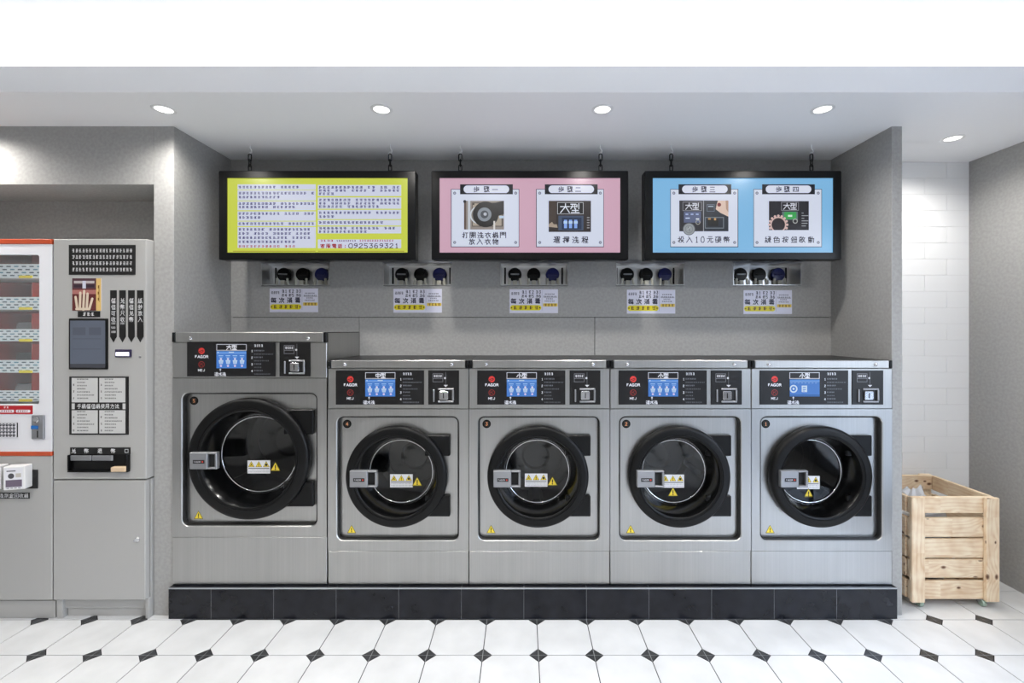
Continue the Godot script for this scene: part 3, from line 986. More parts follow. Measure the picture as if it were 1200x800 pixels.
	m.strip(bead, -0.009, bead, -0.033)
	part(o, "door_gasket", m.mesh(), M.rubber)
	m = MB.new()
	var j2 := rrect(-s.rw + c.x * 0.3, rb, s.rw + c.x * 0.3, rt, 0.036, 6, 16)
	m.strip(j2, -0.032, circle_for(j2, c, R * 0.90), -0.032, Vector3(0, 0, 1))
	part(o, "recessed_panel", m.mesh(), M.steel)
	# door: wide black ring, conical throat, glass
	var f := R / 0.283
	m = MB.new()
	m.lathe([Vector2(R * 0.93, -0.030), Vector2(R - 0.002, -0.028), Vector2(R, -0.02), Vector2(R, 0.006), Vector2(R - 0.003, 0.015), Vector2(R - 0.010, 0.021), Vector2(R - 0.020, 0.0235), Vector2(R - 0.045 * f, 0.0245),
		Vector2(R - 0.0465 * f, 0.0215), Vector2(R - 0.049 * f, 0.0215), Vector2(R - 0.0505 * f, 0.0240), Vector2(R - 0.056 * f, 0.0225), Vector2(R - 0.060 * f, 0.0180)], 96, Vector3(c.x, c.y, 0), 0.8)
	var door := part(o, "door", m.mesh(), M.ring, Vector3.ZERO, "round black door ring")
	var gr := R - 0.097 * f
	m = MB.new()
	m.lathe([Vector2(R - 0.060 * f, 0.0180), Vector2(R - 0.066 * f, 0.006), Vector2(R - 0.075 * f, -0.020), Vector2(R - 0.086 * f, -0.055), Vector2(R - 0.094 * f, -0.085), Vector2(R - 0.099 * f, -0.106)], 96, Vector3(c.x, c.y, 0), 0.8)
	part(door, "door_throat", m.mesh(), M.throat, Vector3.ZERO, "glossy black conical throat")
	m = MB.new()
	var gp := []
	for i in 9:
		var r := gr * (1.0 - i / 8.0)
		gp.append(Vector2(r, -0.100 - 0.014 * (1.0 - pow(r / gr, 2))))
	m.lathe(gp, 64, Vector3(c.x, c.y, 0), 0.5)
	part(door, "glass", m.mesh(), M.smoky_glass, Vector3.ZERO, "dark tinted bowl glass")
	m = MB.new()
	var tp := []
	for i in 64:
		tp.append(Vector3(c.x + cos(TAU * i / 64) * (gr - 0.003), c.y + sin(TAU * i / 64) * (gr - 0.004), -0.096))
	m.tube(tp, 0.0042, 8, true)
	part(door, "steel_ring", m.mesh(), M.chrome)
	print_part(door, "warning_label", 0.132, 0.076, M.warn_label, M.white, Vector3(c.x + stick.x, c.y + stick.y, -0.1095), "white label with three yellow triangles")
	part(door, "warning_triangle", tri_plaque(0.060, 0.054, 0.001), M.warn, Vector3(c.x + tri_at.x, c.y + tri_at.y, -0.1060), "yellow warning triangle")
	# latch: grey plate with the maker's oval and a dark grip opening
	var lx := c.x - R + 0.036
	m = MB.new()
	m.box(Vector3(lx, c.y - 0.046, 0.018), Vector3(lx + 0.098, c.y + 0.046, 0.048), 0.003)
	m.box(Vector3(lx + 0.098, c.y + 0.036, 0.02), Vector3(lx + 0.15, c.y + 0.046, 0.048), 0.003)
	m.box(Vector3(lx + 0.098, c.y - 0.046, 0.02), Vector3(lx + 0.15, c.y - 0.036, 0.048), 0.003)
	m.box(Vector3(lx + 0.138, c.y - 0.036, 0.02), Vector3(lx + 0.15, c.y + 0.036, 0.048), 0.003)
	var latch := part(door, "latch_handle", m.mesh(), M.cast, Vector3.ZERO, "grey metal latch handle")
	part(o, "latch_recess", boxmesh(Vector3(lx + 0.098, c.y - 0.036, 0.022), Vector3(lx + 0.138, c.y + 0.036, 0.030), 0.0), M.black_matte)
	print_part(o, "maker_plate", 0.062, 0.019, M.maker, M.black, Vector3(lx + 0.052, c.y - 0.004, 0.0482), "small black maker's plate")
	# two hinge tabs
	for sy in [-1, 1]:
		var y0: float = c.y + sy * R * 0.60
		part(o, "hinge", boxmesh(Vector3(c.x + R * 0.55, y0 - R * 0.205, -0.031), Vector3(c.x + R * 1.045, y0 + R * 0.205, -0.006), 0.004), M.black)
	# drum behind the glass: throat, perforated-looking cylinder, back plate with ribs, three lifters
	m = MB.new()
	m.lathe([Vector2(gr, -0.116), Vector2(gr + 0.004, -0.127), Vector2(gr + 0.05, -0.131)], 48, Vector3(c.x, c.y, 0))
	part(o, "drum_gasket", m.mesh(), M.rubber)
	m = MB.new()
	var dr := gr + 0.05
	m.lathe([Vector2(gr + 0.012, -0.132), Vector2(dr - 0.01, -0.136), Vector2(dr, -0.15), Vector2(dr, -0.42), Vector2(dr - 0.02, -0.44), Vector2(dr * 0.75, -0.44), Vector2(dr * 0.70, -0.425), Vector2(dr * 0.38, -0.425), Vector2(dr * 0.33, -0.44), Vector2(0, -0.44)], 64, Vector3(c.x, c.y, 0))
	var drum := part(o, "drum", m.mesh(), M.drum)
	for i in 3:
		var a := TAU * i / 3 + 0.5 + num * 0.7
		m = MB.new()
		m.xf = Transform3D(Basis(Vector3(0, 0, 1), a), Vector3(c.x, c.y, 0))
		var pr := [Vector2(dr, -0.05), Vector2(dr - 0.055, -0.018), Vector2(dr - 0.055, 0.018), Vector2(dr, 0.05)]
		m.plate(pr, -0.42, -0.15, 0.0)
		part(drum, "lifter", m.mesh(), M.drum)
	# badge, warning sticker, lower panel
	m = MB.new()
	m.lathe([Vector2(0.024, 0.0), Vector2(0.024, 0.0015), Vector2(0.0, 0.0015)], 24)
	var left: float = -s.rw + c.x * 0.3
	var bd := part(o, "number_badge", m.mesh(), M.black, Vector3(left + 0.045, rt - 0.047, -0.0315), "round black badge with an orange number")
	print_part(bd, "number", 0.030, 0.030, printed(badge_tex(num), 0.4), M.black, Vector3(0, 0, 0.0016), "", 0.0004)
	part(o, "warning_sticker", tri_plaque(0.052, 0.047, 0.0006), M.warn, Vector3(left + 0.07, rb + 0.05, -0.0315), "yellow warning triangle sticker")
	part(o, "lower_panel", boxmesh(Vector3(-hw, 0.004, -0.02), Vector3(hw, bb - 0.001, -0.001), 0.0025), M.steel)
	part(o, "foot_rail", boxmesh(Vector3(-hw + 0.01, 0.0, -0.10), Vector3(hw - 0.01, 0.006, -0.03), 0.0), M.black_matte)


# ------------------------------------------------------------------ dosing boxes and notices on the back wall
const DOSING := [-1.526, -0.706, 0.080, 0.861, 1.647]

func notice_tex() -> ImageTexture:      # 57 x 28 white notice: small rows, four large characters, yellow bar
	var rng := RandomNumberGenerator.new()
	rng.seed = 14
	var dk := Color(0.10, 0.10, 0.22)
	var k := Ink.new(self, 57, 28, 9, Color(0.87, 0.87, 0.93))
	k.small(1.6, 3.4, 4, 2.4, 3.2, 0.2, dk, rng)
	for i in 3:
		for r in 2:
			var x := 14.0 + 8.3 * i
			var y := 1.4 + 4.7 * r
			k.small(x, y, 1, 3.4, 3.6, 0.2, dk, rng)
			k.text(str([1, 2, 3, 4, 5, 6][i + r * 3]), x + 4.2, y + 0.2, 1.9, 3.2, 0.2, 0.6, dk)
	k.centred("每次消毒", [4.6, 14.0, 23.6, 33.0], 13.8, 5.6, 0.95, dk)
	k.pill(0.7, 18.6, 36.6, 6.2, 3.0, Color(0.90, 0.84, 0.10))
	k.small(4.8, 19.7, 5, 3.9, 4.0, 2.3, Color(0.35, 0.24, 0.03), rng)
	k.disc(2.4, 21.7, 0.8, Color(0.3, 0.2, 0.05)); k.disc(35.6, 21.7, 0.8, Color(0.3, 0.2, 0.05))
	k.rect(38.0, 1.0, 0.3, 24, Color(0.62, 0.62, 0.70))
	for i in 4:
		k.small([41.5, 40.0, 43.0, 41.5][i], 5.0 + 2.7 * i, [7, 9, 5, 7][i], 1.5, 1.5, 0.2, dk, rng)
	k.rect(40, 9.2, 16, 0.3, dk)
	k.rect(39.4, 16.6, 17, 3.6, Color(0.90, 0.78, 0.30))
	k.small(41.4, 16.9, 4, 2.4, 3.0, 1.3, Color(0.32, 0.20, 0.04), rng)
	return k.tex()

func build_dosing():
	var words := ["above the tall washer", "below the gap between yellow and pink displays", "below the middle of the pink display", "below the gap between pink and blue displays", "closest to the slim grey pier"]
	M.notice = printed(notice_tex(), 0.4)
	var back := plain(Color(0.86, 0.86, 0.86), 0.28, 0.85)
	for i in 5:
		var o := thing("dosing_pump_box", "recessed steel box with three detergent dosing pumps " + words[i], "pump box", Vector3(DOSING[i], 1.904, BACK), "dosing boxes in the alcove wall")
		var m := MB.new()       # steel liner: back, sides, top and bottom, with a slim flange
		m.box(Vector3(-0.228, 0.0, -0.134), Vector3(0.228, 0.149, -0.130))
		m.box(Vector3(-0.228, 0.0, -0.13), Vector3(-0.225, 0.149, 0.002))
		m.box(Vector3(0.225, 0.0, -0.13), Vector3(0.228, 0.149, 0.002))
		m.box(Vector3(-0.225, 0.0, -0.13), Vector3(0.225, 0.003, 0.002))
		m.box(Vector3(-0.225, 0.146, -0.13), Vector3(0.225, 0.149, 0.002))
		part(o, "liner", m.mesh(), back)
		part(o, "top_flange", boxmesh(Vector3(-0.235, 0.147, 0.0015), Vector3(0.235, 0.168, 0.008), 0.002), M.cast)
		for sx in [-1, 1]:
			part(o, "cable_slot", boxmesh(Vector3(sx * 0.2 - 0.006, 0.02, -0.13), Vector3(sx * 0.2 + 0.006, 0.135, -0.126), 0.002), M.black_matte)
		for j in 3:
			var px := (j - 1) * 0.131
			m = MB.new()
			m.plate(rrect(px - 0.036, 0.045, px + 0.036, 0.125, 0.012, 3), -0.13, -0.115, 0.003)
			var p := part(o, "pump", m.mesh(), M.black_matte)
			m = MB.new()
			m.lathe([Vector2(0.047, -0.115), Vector2(0.047, -0.100), Vector2(0.043, -0.094), Vector2(0.0, -0.092)], 28, Vector3(px, 0.084, 0))
			part(p, "pump_head", m.mesh(), M.blue_plastic if j == 2 else M.black)
			m = MB.new()
			m.plate(rrect(px - 0.03, 0.080, px + 0.03, 0.090, 0.004, 3), -0.092, -0.083, 0.002)
			part(p, "rotor_bar", m.mesh(), M.cast if j == 0 else (M.blue_plastic if j == 2 else M.black))
			for sx in [-1, 0, 1]:
				m = MB.new()
				var x0: float = px + sx * 0.036
				if sx == 0:
					m.box(Vector3(x0 - 0.015, 0.004, -0.11), Vector3(x0 + 0.015, 0.042, -0.08), 0.004)
				else:
					m.tube([Vector3(x0, 0.055, -0.085), Vector3(x0, 0.03, -0.083), Vector3(x0 + sx * 0.006, 0.004, -0.085)], 0.0085, 8)
				part(p, "connector" if sx == 0 else "hose", m.mesh(), M.tube)
		var n := thing("wall_notice", "white disinfection notice with a yellow bar, " + words[i], "notice", Vector3([-1.535, -0.703, 0.0775, 0.866, 1.650][i], 1.802 - 0.003 * i, BACK), "notices under the dosing boxes")
		print_part(n, "sheet", 0.325, 0.16, M.notice, M.white, Vector3.ZERO, "", 0.002)

# ------------------------------------------------------------------ hanging screens
func card(k: Ink, x: float, w: float, title: String, tx: Array, tb: float):
	var ink := Color(0.10, 0.10, 0.16)
	k.rect(x, 12.6, w, 68.0, ink)
	k.rect(x + 0.6, 13.2, w - 1.2, 66.8, Color(0.84, 0.87, 0.94))
	for p in [[x + 4.2, 17.4], [x + w - 4.2, 17.4], [x + 4.2, 75.2], [x + w - 4.2, 75.2]]:
		k.disc(p[0], p[1], 1.7, Color(0.42, 0.44, 0.50))
		k.disc(p[0], p[1], 0.9, Color(0.70, 0.72, 0.78))
	k.rect(tb, 7.2, 62, 11.6, Color(0.06, 0.07, 0.11))
	k.pill(tb + 4.2, 8.4, 53.5, 9.0, 4.4, Color(0.86, 0.88, 0.95))
	k.centred(title, tx, 12.9, 6.2, 0.75, Color(0.20, 0.21, 0.28))

func screen_tex(which: int) -> ImageTexture:
	var rng := RandomNumberGenerator.new()
	rng.seed = 60 + which
	var dk := Color(0.14, 0.14, 0.20)
	if which == 0:
		var k := Ink.new(self, 212, 87.5, 5.6, Color(0.80, 0.84, 0.30))
		var box := Color(0.82, 0.84, 0.92)
		var blue := Color(0.20, 0.20, 0.42)
		for b in [[7.2, 13.4], [14.1, 26.0], [27.0, 37.6], [38.8, 49.8], [50.8, 56.2], [57.2, 81.6]]:
			k.rect(11.7, b[0], 91.9, b[1] - b[0], box)
		for b in [[7.9, 21.0], [22.5, 35.7], [37.0, 47.9], [49.0, 55.4], [56.6, 64.7], [71.6, 82.0]]:
			k.rect(106, b[0], 98, b[1] - b[0], box)
		for r in [[10.4, 18, [10, 16, 17]], [17.5, 20, [18]], [22.2, 12, [11]], [29.8, 20, [10]], [33.8, 16, [8, 15]], [41.4, 20, [11, 16]], [46, 7, [6]], [53.2, 20, [12]], [60, 19, [7]], [64.8, 19, [3, 8, 14]], [69.6, 19, [13]], [74.4, 15, []]]:
			k.small(12.8, r[0] - 1.4, r[1], 3.5, 2.8, 1.0, blue, rng, r[2])
		k.small(12.8, 78.4, 15, 3.5, 2.6, 1.0, Color(0.62, 0.18, 0.20), rng, [11])
		for r in [[10.6, 20, [11, 14, 17]], [14.4, 20, [3, 7, 12, 14]], [18.2, 4, []], [25.4, 20, [8]], [29.4, 20, [2, 8, 14]], [33.2, 15, [6]], [40.4, 20, [13]], [45.0, 4, []], [51.9, 17, [16]], [58.5, 19, [7, 15]], [62.5, 12, []]]:
			k.small(107.2, r[0] - 1.4, r[1], 3.7, 2.8, 1.1, blue, rng, r[2])
		k.small(109.0, 72.0, 4, 3.3, 2.4, 0.7, Color(0.62, 0.16, 0.22), rng)
		k.small(128.0, 72.3, 9, 2.0, 2.0, 0.6, Color(0.42, 0.3, 0.4), rng)
		k.small(155.0, 72.0, 14, 2.3, 2.4, 0.6, Color(0.62, 0.16, 0.22), rng)
		k.text("客服電話", 109.4, 77.2, 4.6, 4.2, 2.2, 0.62, Color(0.60, 0.12, 0.16))
		k.text("：", 137.0, 77.0, 4.0, 4.4, 1, 0.8, Color(0.60, 0.12, 0.16))
		k.text("0925369321", 142.4, 76.6, 4.5, 5.0, 1.5, 0.75, Color(0.18, 0.12, 0.22))
		k.rect(6.5, 85.2, 97, 0.6, Color(0.52, 0.36, 0.10)); k.rect(106.5, 85.2, 101, 0.6, Color(0.52, 0.36, 0.10))
		return k.tex()
	if which == 1:
		var k := Ink.new(self, 212, 87.5, 5.6, Color(0.82, 0.66, 0.74))
		card(k, 13.3, 80.2, "步驟一", [43.0, 55.0, 65.0], 23.9)
		# picture: an open washer door seen from the side
		k.rect(28.5, 26.4, 46.9, 33.6, Color(0.55, 0.52, 0.50))
		k.rect(28.5, 26.4, 2.4, 33.6, Color(0.35, 0.28, 0.25)); k.rect(33, 26.4, 3.0, 33.6, Color(0.75, 0.77, 0.80))
		k.rect(38.0, 28.6, 36, 28.0, Color(0.30, 0.27, 0.25)); k.rect(38.8, 29.4, 34.0, 26.2, Color(0.66, 0.62, 0.57))
		k.disc(46, 43, 10.5, Color(0.78, 0.80, 0.83)); k.disc(46.6, 43, 9.3, Color(0.50, 0.48, 0.46))
		k.poly([Vector2(60, 30), Vector2(75.4, 26.4), Vector2(75.4, 42), Vector2(66, 45), Vector2(58, 40)], Color(0.10, 0.10, 0.12))
		for i in 9:
			k.disc(52.0 + i * 0.5, 42.4, 15.0 - absf(i - 4) * 0.5, Color(0.06, 0.06, 0.07), 0.0)
		k.disc(52.6, 42.4, 8.2, Color(0.52, 0.55, 0.59)); k.disc(52.6, 42.4, 4.6, Color(0.26, 0.28, 0.31)); k.disc(53.4, 42.0, 2.0, Color(0.72, 0.74, 0.78))
		k.rect(63, 50, 2.2, 10, Color(0.84, 0.83, 0.82)); k.rect(70, 44, 5.4, 3.0, Color(0.72, 0.80, 0.88))
		k.disc(29.4, 27.2, 1.7, Color(0.08, 0.08, 0.09)); k.disc(39.8, 30.4, 0.9, Color(0.08, 0.08, 0.09))
		k.centred("打開洗衣機門", [30.0, 38.8, 47.8, 56.6, 65.4, 74.4], 66.6, 6.4, 0.78, dk)
		k.centred("放入衣物", [37.8, 47.0, 56.4, 65.4], 74.2, 6.4, 0.78, dk)
		card(k, 113.3, 79.6, "步驟二", [142.5, 153.0, 162.6], 123.6)
		k.rect(128, 26.4, 49.6, 36.4, Color(0.20, 0.18, 0.18))
		k.rect(128, 26.4, 9, 30, Color(0.27, 0.23, 0.21))
		k.frame(138.2, 28.2, 30.8, 13.8, 0.6, Color(0.80, 0.81, 0.84))
		k.rect(138.8, 28.8, 29.6, 12.6, Color(0.07, 0.07, 0.08))
		k.centred("大型", [147.2, 159.2], 35.0, 10.4, 1.2, Color(0.88, 0.90, 0.94))
		k.rect(139.5, 44.0, 29.5, 17.0, Color(0.26, 0.32, 0.42))
		k.rect(143.5, 46, 23, 14, Color(0.14, 0.19, 0.30))
		for i in 3:
			k.rect(146.0 + 6.0 * i, 48.5, 3.6, 10.0, Color(0.52, 0.66, 0.92)); k.rect(145.6 + 6.0 * i, 50.2, 4.4, 3.0, Color(0.72, 0.82, 0.98))
		k.poly([Vector2(128, 54), Vector2(132, 51), Vector2(134, 54), Vector2(137.6, 54), Vector2(138.6, 58), Vector2(128, 57)], Color(0.66, 0.60, 0.54))
		for i in 5:
			k.rect(173.0, 45.5 + i * 3.0, 3.0, 1.0, Color(0.62, 0.62, 0.64))
		k.centred("選擇洗程", [137.4, 148.4, 159.6, 170.6], 72.0, 7.0, 0.8, dk)
		return k.tex()
	var k := Ink.new(self, 212, 87.5, 5.6, Color(0.50, 0.73, 0.90))
	card(k, 21.0, 79.8, "步驟三", [49.9, 60.5, 70.5], 30.7)
	k.rect(31.6, 26.0, 57.6, 36.0, Color(0.14, 0.14, 0.17))
	k.frame(35.6, 27.6, 22.4, 10.6, 0.5, Color(0.60, 0.61, 0.64))
	k.centred("大型", [42.8, 51.0], 32.8, 7.4, 0.95, Color(0.85, 0.86, 0.9))
	k.rect(37.0, 39.0, 20, 13.0, Color(0.33, 0.37, 0.50))
	for i in 3:
		k.rect(39.0 + 6 * i, 41.5, 3.2, 1.6, Color(0.66, 0.72, 0.86))
	k.rect(39, 46, 5, 1.2, Color(0.8, 0.85, 0.95)); k.rect(51, 47, 4, 1.4, Color(0.9, 0.92, 0.98))
	k.disc(53.5, 51.6, 2.8, Color(0.62, 0.62, 0.60), 1.9)
	k.rect(59.6, 26.0, 0.9, 36.0, Color(0.62, 0.63, 0.66))
	k.rect(60.5, 26.0, 28.7, 36.0, Color(0.12, 0.15, 0.20))
	k.frame(64.0, 30.5, 9, 8.4, 0.5, Color(0.42, 0.48, 0.56)); k.rect(65.6, 32.4, 6, 1.2, Color(0.62, 0.68, 0.74))
	k.frame(61.6, 45.4, 22.4, 13.4, 1.0, Color(0.42, 0.46, 0.50)); k.rect(65, 48, 12.5, 8, Color(0.05, 0.05, 0.06)); k.rect(65.5, 46.6, 3, 2.0, Color(0.72, 0.55, 0.30)); k.rect(72.5, 46.6, 2.4, 2.6, Color(0.80, 0.62, 0.36))
	k.poly([Vector2(77, 26), Vector2(89.2, 26), Vector2(89.2, 45), Vector2(80, 40.6), Vector2(74.4, 36.4), Vector2(75.4, 31)], Color(0.86, 0.76, 0.70))
	k.disc(78.4, 31.0, 2.2, Color(0.45, 0.10, 0.12)); k.poly([Vector2(86, 26), Vector2(89.2, 26), Vector2(89.2, 40), Vector2(86.6, 36)], Color(0.70, 0.56, 0.48))
	k.disc(43.0, 59.6, 7.2, Color(0.40, 0.42, 0.44)); k.disc(43.0, 59.6, 6.4, Color(0.58, 0.60, 0.62)); k.disc(43.0, 59.6, 4.6, Color(0.48, 0.50, 0.52), 3.9)
	k.line(42, 57, 44, 62, 0.8, Color(0.42, 0.44, 0.46)); k.line(44.4, 57.2, 41.4, 60, 0.7, Color(0.72, 0.73, 0.75))
	k.centred("投入10元硬幣", [33.6, 43.4, 52.0, 59.0, 67.6, 77.2, 87.2], 71.8, 6.6, 0.75, dk)
	card(k, 118.7, 80.4, "步驟四", [148.4, 158.0, 168.5], 129.0)
	k.rect(137.0, 26.8, 46.8, 34.0, Color(0.14, 0.13, 0.16))
	k.frame(151.4, 27.8, 20.6, 10.0, 0.5, Color(0.60, 0.61, 0.64))
	k.centred("大型", [157.8, 166.0], 32.8, 7.2, 0.95, Color(0.85, 0.86, 0.9))
	k.rect(152.4, 39.0, 18.6, 9.8, Color(0.36, 0.44, 0.44)); k.rect(155.0, 39.6, 14.0, 8.4, Color(0.22, 0.64, 0.32)); k.rect(159.2, 42.8, 5, 2.4, Color(0.86, 0.96, 0.88))
	k.disc(167.8, 50.2, 3.0, Color(0.66, 0.67, 0.66), 1.9)
	for i in 16:
		var a := TAU * i / 16
		var gx := 148.0 + cos(a) * 10.4
		var gy := 54.4 + sin(a) * 10.4
		if gy < 60.2:
			k.disc(gx, gy, 1.5, Color(0.84, 0.72, 0.70))
	k.disc(148.0, 54.4, 9.4, Color(0.82, 0.70, 0.68)); k.disc(148.0, 54.4, 7.8, Color(0.17, 0.13, 0.15))
	k.rect(137.0, 60.8, 24, 6, Color(0.84, 0.87, 0.94))
	for i in 6:
		k.rect(175.4, 40.4 + i * 3.0, [2.4, 8.0, 3.0, 8.0, 7.0, 5.0][i], 0.9, Color(0.64, 0.65, 0.68))
	k.centred("綠色按鈕啟動", [135.8, 145.8, 156.0, 166.4, 176.0, 186.4], 71.8, 6.6, 0.75, dk)
	return k.tex()

func link_mesh(turned: bool) -> ArrayMesh:
	var m := MB.new()
	if turned:
		m.xf = Transform3D(Basis(Vector3(0, 1, 0), PI / 2), Vector3.ZERO)
	var pts := []
	for i in 20:
		var a := TAU * i / 20
		pts.append(Vector3(cos(a) * 0.0095, sin(a) * 0.0095 + signf(sin(a)) * 0.013, 0))
	m.tube(pts, 0.0034, 6, true)
	return m.mesh()

func build_screens():
	var l0 := link_mesh(false)
	var l1 := link_mesh(true)
	var frame_mat := plain(Color(0.035, 0.038, 0.045), 0.28)
	frame_mat.metallic_specular = 0.35
	var about := ["hanging black-framed display with a yellow page of washing rules", "hanging black-framed display with two pink step cards", "hanging black-framed display with two light blue step cards"]
	for i in 3:
		var o := thing("hanging_display", about[i], "display", Vector3([-1.254, 0.047, 1.351][i], 2.304, -0.26), "displays on chains above the washers")
		var W := 0.6025
		var Hh := 0.2725
		var m := MB.new()
		var out := rrect(-W, -Hh, W, Hh, 0.008, 3)
		var inn := rrect(-0.553, -0.2285, 0.553, 0.2285, 0.0015, 3)
		m.strip(out, -0.004, rrect(-W + 0.004, -Hh + 0.004, W - 0.004, Hh - 0.004, 0.006, 3), 0.0)
		m.strip(rrect(-W + 0.004, -Hh + 0.004, W - 0.004, Hh - 0.004, 0.006, 3), 0.0, inn, 0.0, Vector3(0, 0, 1))
		m.strip(inn, 0.0, inn, -0.010)
		m.side(out, -0.07, out, -0.004)
		m.fan(out, -0.07, -1.0)
		part(o, "bezel", m.mesh(), frame_mat)
		print_part(o, "screen", 1.106, 0.457, glowing(screen_tex(i), 1.28), M.black, Vector3(0, 0, -0.012), "lit printed screen", 0.003)
		part(o, "rear_housing", boxmesh(Vector3(-0.5, -0.2, -0.085), Vector3(0.5, 0.2, -0.0701), 0.006), M.black_matte)
		for sx in [-0.430, 0.437]:
			var c := Node3D.new()
			c.name = "chain"
			c.position = Vector3(sx, 0, -0.033)
			o.add_child(c, true)
			part(c, "eyelet", boxmesh(Vector3(-0.012, Hh, -0.006), Vector3(0.012, Hh + 0.012, 0.006), 0.002), frame_mat)
			var yy := Hh + 0.025
			var j := 0
			while yy < 0.39:
				part(c, "link", l0 if j % 2 == 0 else l1, M.black, Vector3(0, yy, 0))
				yy += 0.0335
				j += 1
			m = MB.new()
			m.tube([Vector3(0, 0.442, 0), Vector3(0, 0.42, 0), Vector3(0.009, 0.412, 0), Vector3(0.011, 0.40, 0), Vector3(0.004, 0.391, 0), Vector3(-0.008, 0.394, 0)], 0.0036, 7)
			part(c, "ceiling_hook", m.mesh(), M.white)

# ------------------------------------------------------------------ vending cabinet
func shelf_tex() -> ImageTexture:        # white shelf front with rows of short blue and grey dashes
	var rng := RandomNumberGenerator.new()
	rng.seed = 3
	var k := Ink.new(self, 180, 15, 6, Color(0.86, 0.90, 0.92))
	for r in 4:
		for i in 24:
			k.rect(i * 7.5 + (3.6 if r % 2 else 0.0), 2.0 + r * 3.3, 4.4, 1.3, Color(0.20, 0.30, 0.36) if (i + r) % 3 else Color(0.28, 0.52, 0.60))
	return k.tex()

func build_vending():
	var z := 0.012
	var o := thing("vending_machine", "detergent vending machine with white front, orange trim and a glass display window", "vending machine", Vector3(0, 0, 0))
	var x0 := -3.6335
	var x1 := -2.5933
	# body: sides, back, top, lower front
	var m := MB.new()
	m.box(Vector3(x0, 0.10, -0.37), Vector3(x0 + 0.02, 2.0754, z - 0.03))
	m.box(Vector3(x1 - 0.02, 0.10, -0.37), Vector3(x1, 2.0754, z - 0.03))
	m.box(Vector3(x0 + 0.02, 0.10, -0.37), Vector3(x1 - 0.02, 2.0754, -0.355))
	m.box(Vector3(x0 + 0.02, 0.10, -0.355), Vector3(x1 - 0.02, 0.12, z - 0.03))
	part(o, "body", m.mesh(), M.sheet)
	part(o, "top_trim", boxmesh(Vector3(x0, 2.0754, -0.02), Vector3(x1, 2.1036, z + 0.004), 0.004), M.orange, Vector3.ZERO, "orange top trim")
	part(o, "top_sheet", boxmesh(Vector3(x0, 2.0754, -0.37), Vector3(x1, 2.0942, -0.02), 0.002), M.sheet)
	m = MB.new()
	var oo := rrect(x0, 0.9317, x1, 2.0754, 0.003)
	var ii := rrect(-3.5629, 1.1905, -2.6639, 2.0189, 0.016)
	m.strip(oo, z, ii, z, Vector3(0, 0, 1))
	m.side(oo, z - 0.03, oo, z)
	m.strip(ii, z, ii, z - 0.03)
	part(o, "front_panel", m.mesh(), M.sheet_white)
	part(o, "trim_band", boxmesh(Vector3(x0, 0.9081, z - 0.03), Vector3(x1, 0.9317, z + 0.004), 0.003), M.orange, Vector3.ZERO, "orange band")
	part(o, "lower_panel", boxmesh(Vector3(x0, 0.1127, z - 0.03), Vector3(x1, 0.9081, z), 0.003), M.sheet)
	part(o, "toe_kick", boxmesh(Vector3(x0 + 0.01, 0.0, -0.30), Vector3(x1 - 0.004, 0.10, z - 0.02), 0.003), M.sheet)
	# window: maroon interior, dividers, shelves with printed fronts and yellow price tags
	part(o, "interior_back", boxmesh(Vector3(x0 + 0.02, 1.1623, -0.30), Vector3(x1 - 0.02, 2.0471, -0.29), 0.0), M.maroon, Vector3.ZERO, "maroon interior")
	part(o, "window_glass", boxmesh(Vector3(-3.5581, 1.1952, z - 0.012), Vector3(-2.6663, 2.0165, z - 0.008), 0.0), M.glass)
	var sm := printed(shelf_tex(), 0.35)
	for p in [[307.5, 324], [347, 362], [385.5, 400], [422.6, 437.6], [459, 472]]:
		var ya: float = 1.6 - (p[1] - 387) * 0.004707
		var yb: float = 1.6 - (p[0] - 387) * 0.004707
		var sh := part(o, "shelf", boxmesh(Vector3(x0 + 0.025, ya, -0.29), Vector3(x1 - 0.025, ya + 0.012, -0.05), 0.002), M.white)
		print_part(sh, "shelf_front", 1.04, yb - ya, sm, M.white, Vector3(-3.1157 - 0.012, (ya + yb) / 2, -0.05), "white shelf front with dashes", 0.004)
		for i in 4:
			part(sh, "price_tag", boxmesh(Vector3(-0.038, 0, -0.0455), Vector3(0.038, 0.015, -0.043), 0.001), M.yellow, Vector3(-2.8004 - 0.2 * i, ya - 0.002, 0))
		for i in 3:
			part(sh, "divider", boxmesh(Vector3(-2.8286 - 0.2 * i, ya + 0.012, -0.29), Vector3(-2.8286 - 0.2 * i + 0.006, ya + 0.16, -0.10), 0.001), M.maroon)
	# upright lamp tube hidden behind the side of the window frame
	m = MB.new()
	m.box(Vector3(-2.6404, 1.2094, -0.045), Vector3(-2.6263, 2.0001, -0.030), 0.003)
	var tube_mat := plain(Color(0.9, 0.9, 0.9), 0.4)
	tube_mat.emission_enabled = true
	tube_mat.emission = Color(1.0, 0.99, 0.97)
	tube_mat.emission_energy_multiplier = 1.5
	part(o, "lamp_tube", m.mesh(), tube_mat)
	var al := AreaLight3D.new()
	al.name = "lamp_glow"
	al.position = Vector3(-2.6451, 1.6047, -0.044)
	al.rotation_degrees = Vector3(0, 50, 0)
	al.area_size = Vector2(0.012, 0.78)
	al.light_energy = 0.22
	al.light_color = Color(1.0, 0.99, 0.97)
	al.shadow_enabled = true
	o.add_child(al)
	# red notice, keypad, coin unit
	var rng := RandomNumberGenerator.new()
	rng.seed = 77
	var k := Ink.new(self, 60, 11, 10, Color(0.70, 0.07, 0.11))
	for i in 3:
		k.pill(2 + 19 * i, 5.4, 17, 3.6, 1.4, Color(0.90, 0.88, 0.90))
		k.small(4.0 + 19 * i, 6.1, 5, 2.0, 2.2, 0.6, Color(0.62, 0.10, 0.14), rng)
	k.small(26, 1.0, 2, 2.4, 2.6, 0.6, Color(0.95, 0.92, 0.92), rng)
